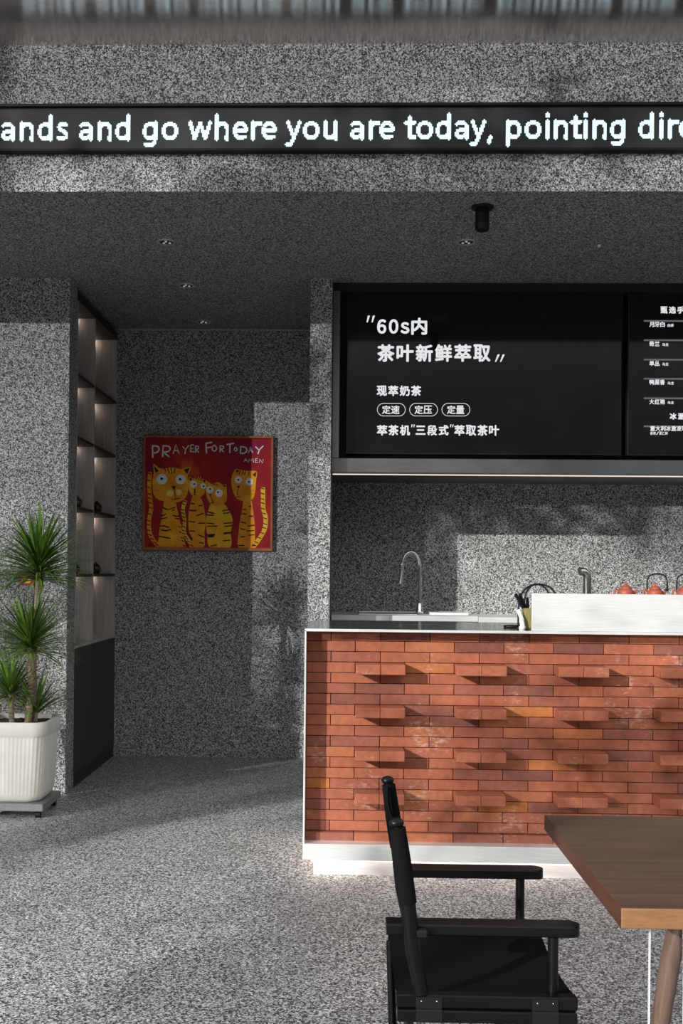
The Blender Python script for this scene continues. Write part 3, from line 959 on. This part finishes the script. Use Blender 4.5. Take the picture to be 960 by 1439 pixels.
def brush(pts, w, mi, layer=3, taper=True):
    P = [Vector(p) for p in pts]
    n = len(P)
    L_, R_ = [], []
    for i in range(n):
        t = (P[min(i + 1, n - 1)] - P[max(i - 1, 0)]).normalized()
        q = Vector((-t.y, t.x))
        ww = w / 2 * (1.0 if not taper else (0.75 if i in (0, n - 1) else 1.0))
        L_.append(P[i] + q * ww)
        R_.append(P[i] - q * ww)
    y = 8.4295 - layer * 0.0006
    vs = [(pw(p.x, p.y)[0], y, pw(p.x, p.y)[1]) for p in L_ + R_]
    cv.add(vs, [(i, i + 1, n + i + 1, n + i) for i in range(n - 1)], mi)
def dot(u, w, r, mi, layer, ry=None):
    ry = ry or r
    y = 8.4295 - layer * 0.0006
    cv.poly([(pw(u + r * math.cos(2 * PI * k / 20), w)[0], y, pw(u, w + ry * math.sin(2 * PI * k / 20))[1]) for k in range(20)], mi)
def curve(pts, k=6):
    P = [Vector(p) for p in pts]
    out = []
    for i in range(len(P) - 1):
        a, b, c, d = P[max(i - 1, 0)], P[i], P[i + 1], P[min(i + 2, len(P) - 1)]
        for j in range(k):
            t = j / k
            out.append(0.5 * ((2 * b) + (c - a) * t + (2 * a - 5 * b + 4 * c - d) * t * t + (3 * b - a - 3 * c + d) * t ** 3))
    return out + [P[-1]]
cv.poly([(pw(u, w)[0], 8.4295, pw(u, w)[1]) for u, w in ((100, 100), (880, 100), (880, 790), (100, 790))], 0)
# tails
def tail(pts, w, mi, n):
    c = curve(pts)
    brush(c, w, mi, 1, False)
    for k in range(n):
        p = c[int((k + 0.6) / n * (len(c) - 1))]
        brush([(p.x - w * 0.56, p.y - 4), (p.x + w * 0.30, p.y + 4)], 8, 3, 3)
tail([(131, 318), (127, 400), (133, 480), (140, 540), (128, 620), (132, 690), (155, 740), (192, 778)], 25, 1, 15)
tail([(350, 492), (336, 550), (347, 620), (344, 690), (365, 730), (400, 778)], 23, 4, 13)
tail([(826, 408), (828, 470), (830, 540), (845, 600), (838, 670), (805, 730), (770, 778)], 27, 4, 13)
tail([(318, 640), (326, 700), (340, 745), (348, 782)], 16, 1, 5)
# bodies
shape([(224, 494), (282, 494), (302, 550), (322, 640), (336, 710), (338, 782), (194, 782), (188, 730), (192, 680), (208, 590)], 1, layer=2)
shape([(398, 462), (436, 464), (462, 520), (476, 620), (470, 690), (472, 740), (462, 782), (378, 782), (395, 730), (374, 680), (372, 570)], 1, layer=2)
shape([(516, 508), (584, 512), (618, 552), (642, 612), (632, 690), (628, 782), (506, 782), (486, 700), (478, 610), (494, 548)], 4, layer=2)
shape([(712, 480), (752, 482), (768, 556), (778, 640), (780, 710), (780, 784), (682, 784), (680, 690), (690, 600), (702, 540)], 1, layer=2)
# heads
shape([(150, 268), (172, 280), (200, 296), (260, 288), (322, 297), (352, 288), (382, 284), (374, 318), (362, 345), (368, 410), (354, 472), (312, 502), (258, 500), (196, 494), (158, 462), (146, 390), (154, 320)], 1, layer=3)
shape([(370, 350), (398, 357), (438, 342), (462, 362), (482, 372), (478, 415), (458, 458), (418, 476), (384, 452), (368, 405)], 1, layer=3)
shape([(482, 376), (512, 388), (548, 378), (580, 394), (600, 392), (604, 440), (604, 486), (578, 518), (530, 524), (494, 494), (476, 440)], 1, layer=4)
shape([(658, 296), (690, 302), (735, 308), (788, 310), (784, 368), (780, 430), (764, 478), (716, 494), (668, 478), (642, 430), (632, 372), (640, 326)], 1, layer=3)
# ears
for tri in (((152, 276), (186, 312), (165, 322)), ((338, 302), (376, 290), (360, 328)), ((372, 352), (394, 360), (378, 372)), ((476, 362), (470, 382), (454, 370)), ((600, 392), (594, 408), (578, 400)), ((660, 298), (684, 306), (664, 320)), ((786, 312), (780, 346), (760, 330))):
    shape(tri, 3, False, 5)
# eyes
for u, w, r, pu, pv in ((205, 362, 33, 204, 359), (320, 363, 31, 317, 362), (400, 392, 22, 405, 391), (459, 402, 18, 463, 404), (500, 426, 22, 502, 420), (557, 446, 24, 551, 440), (676, 362, 22, 675, 362), (742, 374, 23, 740, 374)):
    dot(u, w, r, 2, 6)
    dot(pu, pv, 8.5 if r > 26 else 6, 3, 7)
dot(257, 450, 22, 5, 5, 20)
dot(309, 442, 19, 5, 5, 18)
# noses, mouths
shape([(262, 404), (294, 404), (281, 430)], 3, False, 6)
brush([(283, 428), (287, 455), (291, 484)], 5, 3, 6)
brush([(268, 488), (290, 486), (316, 478)], 6, 3, 6)
brush([(408, 420), (409, 450)], 10, 3, 6)
brush([(400, 458), (418, 456)], 5, 3, 6)
shape([(494, 452), (514, 454), (505, 468)], 3, False, 6)
brush([(507, 466), (514, 488), (520, 508)], 5, 3, 6)
brush([(510, 510), (528, 502)], 5, 3, 6)
shape([(666, 400), (687, 400), (676, 422)], 3, False, 6)
brush([(675, 420), (670, 444), (672, 468)], 5, 3, 6)
brush([(660, 468), (688, 470)], 5, 3, 6)
# whiskers and stripes
for a, b in (((218, 288), (230, 316)), ((238, 286), (250, 326)), ((260, 288), (264, 330)), ((286, 292), (278, 324)), ((424, 345), (418, 360)), ((438, 344), (432, 366)), ((452, 350), (444, 370)), ((522, 386), (524, 398)), ((534, 384), (535, 400)), ((545, 386), (545, 402)), ((688, 306), (680, 328)), ((704, 306), (698, 330)), ((718, 308), (712, 332)), ((742, 312), (738, 334))):
    brush([a, b], 7.5, 3, 6)
for a, b in (((160, 405), (196, 418)), ((158, 430), (192, 432)), ((330, 440), (362, 438)), ((640, 428), (660, 434)), ((742, 428), (772, 432)), ((740, 444), (770, 452))):
    brush([a, b], 1.6, 3, 6)
for pts in ([(212, 536), (232, 548), (252, 550)], [(256, 548), (290, 534)], [(194, 586), (212, 588), (232, 578)], [(198, 610), (240, 600)], [(274, 586), (296, 592), (318, 590)], [(290, 604), (316, 608)], [(194, 654), (220, 652), (254, 662)], [(200, 676), (232, 682), (266, 674)], [(188, 716), (224, 722), (262, 730)], [(284, 548), (272, 558)],
            [(384, 512), (410, 514)], [(432, 526), (456, 522)], [(372, 552), (396, 556), (420, 554)], [(418, 588), (464, 572)], [(372, 622), (414, 626)], [(432, 634), (472, 632)], [(376, 682), (412, 684)], [(430, 704), (472, 722)], [(380, 724), (400, 732)], [(438, 752), (466, 758)],
            [(484, 562), (530, 572)], [(482, 582), (528, 584)], [(578, 556), (622, 548)], [(584, 572), (624, 566)], [(586, 634), (640, 628)], [(484, 632), (530, 636)], [(486, 652), (552, 650)], [(592, 652), (642, 646)], [(588, 698), (638, 690)], [(584, 742), (630, 736)], [(508, 776), (548, 766)],
            [(740, 526), (758, 528)], [(706, 546), (724, 546)], [(696, 572), (728, 576)], [(740, 590), (770, 586)], [(690, 624), (726, 630)], [(736, 650), (776, 642)], [(690, 664), (720, 672)], [(728, 680), (776, 676)], [(690, 716), (720, 714)], [(740, 706), (776, 702)], [(674, 768), (716, 770)], [(760, 772), (784, 768)]):
    brush(pts, 9, 3, 6)
for pts in ([(484, 706), (536, 704)], [(590, 694), (636, 690)], [(492, 716), (528, 714)]):
    brush(pts, 14, 3, 7)
cv.build('painted_canvas', PM, pa)
# lettering
cv = MB()
def stroke(*runs, w=8.5):
    for r in runs:
        brush(r, w * 0.85, 0, 4, False)
stroke([(148, 230), (146, 190), (145, 152)], curve([(144, 156), (176, 158), (186, 176), (174, 194), (148, 200)]), w=11)
stroke([(208, 224), (209, 190), (211, 152)], curve([(208, 154), (244, 158), (254, 174), (240, 190), (212, 194)]), [(214, 194), (250, 224)], w=10)
stroke([(272, 204), (290, 146), (308, 200)], [(280, 184), (302, 182)])
stroke([(332, 158), (348, 178), (368, 150)], [(350, 176), (344, 206)])
stroke([(380, 148), (380, 192)], [(378, 149), (402, 148)], [(380, 170), (398, 169)], [(378, 190), (404, 190)], w=8)
stroke([(411, 196), (410, 152)], curve([(409, 154), (428, 158), (427, 170), (412, 176)]), [(413, 175), (431, 194)], w=8)
stroke([(478, 200), (474, 136)], [(472, 138), (512, 131)], [(478, 166), (506, 160)], w=10)
stroke(curve([(527, 148), (513, 160), (516, 180), (530, 184), (540, 168), (527, 148)]), w=8)
stroke([(561, 192), (562, 150)], curve([(560, 152), (582, 156), (580, 168), (564, 173)]), [(565, 172), (583, 190)], w=8)
stroke([(600, 145), (648, 136)], [(622, 142), (621, 196)], w=10)
stroke(curve([(658, 160), (648, 172), (656, 184), (667, 176), (658, 160)]), w=7)
stroke([(686, 198), (688, 154)], curve([(686, 155), (716, 162), (726, 180), (712, 196), (685, 198)]), w=9)
stroke([(735, 197), (748, 158), (761, 193)], [(740, 181), (757, 180)], w=7)
stroke([(778, 156), (800, 177), (826, 151)], [(802, 176), (793, 202)], w=9)
stroke([(709, 250), (718, 228), (729, 251)], [(713, 243), (725, 242)], w=5)
stroke([(737, 254), (741, 231), (751, 246), (762, 229), (768, 254)], w=5)
stroke([(778, 230), (778, 254)], [(777, 231), (794, 229)], [(778, 242), (791, 241)], [(777, 254), (795, 253)], w=5)
stroke([(802, 256), (804, 233), (823, 258), (826, 234)], w=5)
cv.build('painted_lettering', PM[2], pa)

# ------------------------------------------------------------------ red sign on the left wall
sg = thing('wall_sign', (-2.075, 6.96, 1.377), 'small red and yellow sign on the left wall behind the plant leaves', 'sign')
a, b = at(28, 804, 6.965), at(52, 822, 6.965)
MB().box(a.x, b.x, 6.958, 6.97, b.z, a.z, 0.001).build('plate', M['sign_red'], sg)
e = MB()
xm = (a.x + b.x) / 2
e.poly([(xm - 0.045, 6.957, b.z + 0.012), (xm + 0.012, 6.957, b.z + 0.010), (xm + 0.020, 6.957, b.z + 0.034), (xm - 0.012, 6.957, b.z + 0.046)])
e.build('yellow_patch', M['sign_yellow'], sg)

# ------------------------------------------------------------------ plant on its trolley
tcx, tcy = -1.975, 6.475
tr_ = thing('plant_trolley', (tcx, tcy, 0), 'square grey wheeled trolley under the ivory plant pot', 'trolley')
MB().box(tcx - 0.200, tcx + 0.205, tcy - 0.205, tcy + 0.2, 0.044, 0.088, 0.006, 0, 2).build('platform', M['trolley'], tr_)
for sx in (-1, 1):
    for sy in (-1, 1):
        wx, wy = tcx + sx * 0.165, tcy + sy * 0.165
        w = MB()
        n = 16
        vs = [(wx + dx, wy + 0.021 * math.cos(2 * PI * k / n), 0.021 + 0.021 * math.sin(2 * PI * k / n)) for dx in (-0.014, 0.014) for k in range(n)]
        w.add(vs, [(k, (k + 1) % n, n + (k + 1) % n, n + k) for k in range(n)], 0, True)
        w.add(vs[:n], [tuple(range(n))[::-1]])
        w.add(vs[n:], [tuple(range(n))])
        w.box(wx - 0.019, wx + 0.019, wy - 0.012, wy + 0.012, 0.026, 0.046, 0.002)
        w.build('caster', M['black_metal'], tr_)

pl = thing('potted_dracaena', (tcx, tcy, 0.088), 'tall three-tiered dracaena in a ribbed ivory pot beside the left wall', 'plant')
def rsq(h, rad, n=12):
    """rounded square outline, half width h"""
    out = []
    for q, (sx, sy) in enumerate(((1, 1), (-1, 1), (-1, -1), (1, -1))):
        for k in range(n + 1):
            a = PI / 2 * q + PI / 2 * k / n
            out.append((sx * (h - rad) + rad * math.cos(a), sy * (h - rad) + rad * math.sin(a)))
    return out
def ribbed(h, rad, z, depth, ribs=17):
    out = []
    n = 240
    base = rsq(h, rad, 10)
    P = [Vector(p) for p in base]
    per = [0]
    for i in range(len(P)):
        per.append(per[-1] + (P[(i + 1) % len(P)] - P[i]).length)
    for k in range(n):
        s = per[-1] * k / n
        i = max(j for j in range(len(P)) if per[j] <= s + 1e-9)
        t = (s - per[i]) / max(1e-9, per[i + 1] - per[i])
        q = P[i].lerp(P[(i + 1) % len(P)], min(1, t))
        nn = q.normalized()
        ph = (k % 4)
        out.append((tcx + q.x - nn.x * (depth if ph == 0 else 0), tcy + q.y - nn.y * (depth if ph == 0 else 0), z))
    return out
rings = []
Z0 = 0.088
for z, h, d in ((0.0, 0.150, 0), (0.004, 0.160, 0), (0.018, 0.172, 0), (0.044, 0.181, 0), (0.050, 0.183, 0.004), (0.220, 0.192, 0.004), (0.386, 0.200, 0.004), (0.394, 0.201, 0.0), (0.400, 0.206, 0), (0.476, 0.211, 0), (0.482, 0.209, 0), (0.482, 0.198, 0), (0.476, 0.196, 0), (0.440, 0.192, 0)):
    rings.append(ribbed(h, 0.075, Z0 + z, d))
n = 240
pm_ = MB()
vs = [p for r in rings for p in r]
fs = [(i * n + k, i * n + (k + 1) % n, (i + 1) * n + (k + 1) % n, (i + 1) * n + k) for i in range(len(rings) - 1) for k in range(n)]
pm_.add(vs, fs, 0, True)
pm_.add(rings[0], [tuple(range(n))[::-1]])
pm_.build('pot', M['pot'], pl)
so_ = MB()
so_.add([(x, y, Z0 + 0.452 + rnd.uniform(-0.004, 0.004)) for x, y, _ in ribbed(0.1925, 0.07, 0, 0)] + [(tcx, tcy, Z0 + 0.462)], [(k, (k + 1) % n, n) for k in range(n)])
for k in range(40):
    so_.sphere((tcx + rnd.uniform(-0.16, 0.16), tcy + rnd.uniform(-0.16, 0.16), Z0 + 0.456), rnd.uniform(0.006, 0.016), sz=0.6)
so_.build('soil', M['soil'], pl)

def leaf(mb, base, az, el, length, width, droop):
    n = 7
    p = Vector(base)
    d = Vector((math.cos(az) * math.cos(el), math.sin(az) * math.cos(el), math.sin(el)))
    side = Vector((-math.sin(az), math.cos(az), 0))
    vs = []
    for i in range(n + 1):
        t = i / n
        w = width * (0.55 + 1.1 * t if t < 0.35 else (1.0 - ((t - 0.35) / 0.65) ** 1.6)) * 0.5
        upv = side.cross(d).normalized()
        vs += [p + side * w - upv * w * -0.35, p, p - side * w + upv * w * 0.35]
        p = p + d * (length / n)
        d = (d + Vector((0, 0, -droop * (0.3 + 1.4 * t) / n))).normalized()
    fs = []
    for i in range(n):
        a = i * 3
        fs += [(a, a + 1, a + 4, a + 3), (a + 1, a + 2, a + 5, a + 4)]
    mb.add(vs, fs, 0, True)

def crown(c, count, length, low, width, droop, height):
    mb = MB()
    for i in range(count):
        t = (i + 0.5) / count
        az = i * 2.39996 + rnd.uniform(-0.25, 0.25)
        el = math.asin(math.sin(low) + (0.99 - math.sin(low)) * t) + rnd.uniform(-0.10, 0.10)
        ln = length * rnd.uniform(0.80, 1.12)
        b = Vector(c) + Vector((math.cos(az) * 0.012, math.sin(az) * 0.012, height * (t - 0.3)))
        leaf(mb, b, az, min(el, 1.5), ln, width * rnd.uniform(0.8, 1.15), droop * rnd.uniform(0.5, 1.5))
    return mb
soil_z = Z0 + 0.445
def cane(px0, py0, px1, py1, Y, r0, r1, bow=0.0):
    a, b = at(px0, py0, Y), at(px1, py1, Y)
    a.z = soil_z
    pts, rr = [], []
    for k in range(25):
        t = k / 24
        p = a.lerp(b, t)
        p.x += bow * math.sin(PI * t)
        pts.append(p)
        rr.append((r0 + (r1 - r0) * t) * (1.0 + (0.05 if k % 2 else -0.04)))
    ob = MB().tube(pts, rr, 12).build('cane', M['bark'], pl)
    return ob, b
c1, p1 = cane(47, 1005, 54, 806, 6.53, 0.021, 0.017, -0.012)
crown(p1, 300, 0.37, -0.06, 0.0160, 0.95, 0.13).build('foliage', M['leaf'], c1)
c2, p2 = cane(39, 1005, 43, 910, 6.44, 0.022, 0.019, 0.008)
crown(p2, 190, 0.35, -0.10, 0.0160, 0.80, 0.08).build('foliage', M['leaf'], c2)
c3, p3 = cane(17, 1005, 15, 976, 6.40, 0.017, 0.016)
crown(p3, 120, 0.27, -0.1, 0.015, 0.75, 0.06).build('foliage', M['leaf'], c3)
c4, p4 = cane(49, 1005, 50, 1000, 6.50, 0.017, 0.015)
crown(p4, 44, 0.31, 0.30, 0.017, 1.1, 0.03).build('foliage', M['leaf'], c4)

# ------------------------------------------------------------------ director's chair
ch = thing('directors_chair', (0.34, 2.73, 0), 'black wooden director\'s chair with canvas seat, side on to the table', 'chair')
def arm(yc, front, x0=0.106):
    mb = MB()
    hw = 0.027
    x1 = front
    out = [(x0, -hw), (x1 - 0.03, -hw)]
    for k in range(9):
        a = -PI / 2 + PI * k / 8
        out.append((x1 - 0.024 + 0.024 * math.cos(a), hw * math.sin(a)))
    out += [(x1 - 0.03, hw), (x0, hw)]
    n = len(out)
    zt, zb = 0.662, 0.636
    def lift(x):
        return 0.004 * math.sin(PI * (x - x0) / (x1 - x0))
    vs = [(x, yc + y * 0.9, zt + lift(x)) for x, y in out] + [(x, yc + y, zt - 0.004 + lift(x)) for x, y in out] + [(x, yc + y, zb + 0.003 + lift(x)) for x, y in out] + [(x, yc + y * 0.9, zb + lift(x)) for x, y in out]
    fs = [tuple(range(n)), tuple(range(3 * n, 4 * n))[::-1]]
    for j in range(3):
        fs += [(j * n + n + k, j * n + n + (k + 1) % n, j * n + (k + 1) % n, j * n + k) for k in range(n)]
    return mb.add(vs, fs)
YNR, YFR = 2.515, 2.985
arm(YNR, 0.558).build('armrest', M['black_lacquer'], ch)
arm(YFR, 0.560, 0.178).build('armrest', M['black_lacquer'], ch)
for y in (YNR, YFR):
    MB().tube([(0.497, y, 0.50), (0.497, y, 0.640)], 0.0125, 14).build('arm_post', M['black_lacquer'], ch)
    yp = y - 0.036 if y == YNR else y + 0.0
    bp = MB().tube([(0.188, yp, 0.505), (0.168, yp, 0.60), (0.154, yp, 0.72)], [0.0165, 0.018, 0.018], 14, flat=0.75)
    bp.tube([(0.154, yp, 0.72), (0.128, yp, 0.893)], [0.012, 0.012], 12)
    bk_ = bp.build('back_post', M['black_lacquer'], ch)
    MB().sphere((0.126, yp, 0.900), 0.0165, sx=1.1, sz=0.75).build('end_cap', M['black_lacquer'], bk_)
    MB().box(0.175, 0.200, yp - 0.012, yp + 0.012, 0.637, 0.655, 0.003).build('bracket', M['black_metal'], bk_)
# canvas back: sleeves round both posts and a slightly slack sheet
yp0, yp1 = YNR - 0.036, YFR
sl_ = MB()
for yp in (yp0, yp1):
    sl_.tube([(0.155, yp, 0.715), (0.142, yp, 0.80), (0.129, yp, 0.888)], [0.0205, 0.0215, 0.019], 14)
nseg = 10
vs = []
for j in range(6):
    t = j / 5
    for off in (0.0015, -0.0015):
        for i in range(nseg + 1):
            u = i / nseg
            vs.append((0.139 + 0.016 - 0.026 * t + off - 0.008 * math.sin(PI * u), yp0 + (yp1 - yp0) * u, 0.716 + 0.17 * t))
row = 2 * (nseg + 1)
fs = []
for j in range(5):
    for i in range(nseg):
        a = j * row + i
        fs.append((a, a + 1, a + row + 1, a + row))
        b = a + nseg + 1
        fs.append((b + row, b + row + 1, b + 1, b))
sl_.add(vs, fs, 0, True)
sl_.build('backrest', M['black_canvas'], ch)
# seat canvas
st = MB()
vs = []
for j in range(9):
    u = j / 8
    y = 2.492 + (2.985 - 2.492) * u
    z = 0.497 - 0.022 * math.sin(PI * u)
    for x in (0.132, 0.30, 0.46, 0.548):
        vs.append((x, y, z))
nv = len(vs)
vs += [(x, y, z - 0.003) for x, y, z in vs]
fs = []
for j in range(8):
    for i in range(3):
        a = j * 4 + i
        fs.append((a, a + 1, a + 5, a + 4))
        fs.append((nv + a + 4, nv + a + 5, nv + a + 1, nv + a))
st.add(vs, fs, 0, True)
st.build('seat', M['black_canvas'], ch)
for y, s in ((2.49, -1), (2.99, 1)):
    MB().box(0.130, 0.548, y - 0.015, y + 0.015, 0.473, 0.503, 0.003).build('seat_rail', M['black_lacquer'], ch)
    lr = MB().box(0.132, 0.546, y - 0.015 + s * 0.006, y + 0.015 + s * 0.006, 0.442, 0.470, 0.003).build('lower_rail', M['black_lacquer'], ch)
    for xh in (0.205, 0.472):
        hp_ = MB().box(xh - 0.030, xh + 0.030, y + s * 0.0155, y + s * 0.018, 0.462, 0.500)
        hp_.box(xh - 0.030, xh + 0.030, y + s * 0.0215, y + s * 0.024, 0.444, 0.470)
        hp_.tube([(xh - 0.030, y + s * 0.021, 0.470), (xh + 0.030, y + s * 0.021, 0.470)], 0.0035, 8)
        h = hp_.build('hinge_plate', M['black_metal'], ch)
        for dx in (-0.018, 0.018):
            MB().sphere((xh + dx, y + s * 0.0185, 0.491), 0.0022).build('screw', M['steel_satin'], h)
    MB().box(0.115, 0.56, y - 0.014, y + 0.014, 0.0, 0.030, 0.003).build('floor_runner', M['black_lacquer'], ch)
for x, s in ((0.150, 1), (0.150, -1), (0.430, 1), (0.430, -1)):
    ya, yb = (2.49, 2.99) if s > 0 else (2.99, 2.49)
    dx = 0.012 * s
    MB().tube([(x + dx, ya, 0.448), (x + dx, yb, 0.025)], 0.0115, 10).build('cross_leg', M['black_lacquer'], ch)

# ------------------------------------------------------------------ table
tb = thing('dining_table', (1.3, 2.8, 0), 'walnut table with thick top and clear acrylic support at the right', 'table')
mb = MB()
x0, x1, ya, yb, za, zb = 0.613, 2.10, 2.357, 3.256, 0.704, 0.75
mb.box(x0, x1, ya, yb, za, zb, 0.003, 0, 2)
top = mb.build('tabletop', [M['table_top'], M['table_edge'], M['table_end']], tb)
for p in top.data.polygons:
    nrm = p.normal
    if abs(nrm.y) > 0.8:
        p.material_index = 1
    elif abs(nrm.x) > 0.8:
        p.material_index = 2
acr = MB().box(0.692, 0.764, 2.405, 2.414, 0.0, 0.703).build('acrylic_leg', M['clear'], tb)
acr['label'] = 'clear acrylic leg'
for xe in (0.6895, 0.7642):
    MB().box(xe, xe + 0.0022, 2.4045, 2.4145, 0.0, 0.703).build('edge_glint', M['clear_edge'], acr)
MB().tube([(0.828, 2.60, 0.70), (0.795, 2.60, 0.55), (0.715, 2.60, 0.0)], [0.026, 0.024, 0.016], 16).build('leg', M['leg_wood'], tb)
MB().tube([(1.95, 2.60, 0.70), (2.06, 2.60, 0.0)], [0.026, 0.016], 16).build('leg', M['leg_wood'], tb)
MB().tube([(1.95, 3.05, 0.70), (2.06, 3.05, 0.0)], [0.026, 0.016], 16).build('leg', M['leg_wood'], tb)
mp = MB()
mp.obox((0.860, 2.60, 0.680), Vector((0.075, 0, -0.012)), Vector((0, 0.035, 0)), Vector((0.002, 0, 0.012)), 0.003)
mp.build('mounting_plate', M['bezel'], tb)
MB().sphere((0.855, 2.563, 0.683), 0.008).build('bolt', M['chrome'], tb)

# ------------------------------------------------------------------ unseen trees added on the open side to dapple the sun
def clump(mb, c, r, n, size):
    for i in range(n):
        p = Vector((rnd.gauss(0, 0.45), rnd.gauss(0, 0.45), rnd.gauss(0, 0.32))) * r
        q = Vector(c) + p
        a = Vector((rnd.gauss(0, 1), rnd.gauss(0, 1), rnd.gauss(0, 1))).normalized()
        b = a.cross(Vector((rnd.gauss(0, 1), rnd.gauss(0, 1), rnd.gauss(0, 1)))).normalized()
        s = size * rnd.uniform(0.6, 1.3)
        mb.poly([q - a * s, q - b * s * 0.45, q + a * s, q + b * s * 0.45])
TREES = ((-6.9, -4.4, 1.1, 2.3, 5.6, 26, 'fifth'), (-8.4, -4.9, 1.0, 2.4, 5.5, 24, 'fourth'), (-11.8, -4.5, 1.15, 2.4, 8.6, 64, 'second'), (-13.9, -4.9, 1.25, 2.6, 8.4, 56, 'first'), (-12.7, -9.4, 2.4, 8.2, 11.0, 125, 'third and tallest'))
for tx0, ty0, r, zl, zh, nc, word in TREES:
    t = thing('added_shade_tree', (tx0, ty0, 0), 'leafy tree added out of view to dapple the sun, %s from the left' % word, 'tree', 'added shade trees')
    mb = MB().tube([(tx0, ty0, 0), (tx0 + 0.05, ty0, 1.4), (tx0 - 0.05, ty0, 3.0), (tx0 + 0.02, ty0, zh - 0.5)], [0.10, 0.085, 0.065, 0.03], 10)
    fm = MB()
    for k in range(nc):
        a = k * 2.39996
        f = math.sqrt((k + 0.5) / nc)
        z = zl + (zh - zl) * ((k * 0.618034) % 1.0)
        e = Vector((tx0 + math.cos(a) * r * f, ty0 + math.sin(a) * r * f, z))
        mb.tube([(tx0, ty0, max(1.2, z - 0.7 * f - 0.2)), (e.x * 0.5 + tx0 * 0.5, e.y * 0.5 + ty0 * 0.5, z - 0.25), e], [0.030, 0.018, 0.008], 6)
        clump(fm, e, rnd.uniform(0.28, 0.50), 60, 0.085)
    mb.build('trunk', M['tree_bark'], t)
    fm.build('foliage', M['tree_leaf'], t)
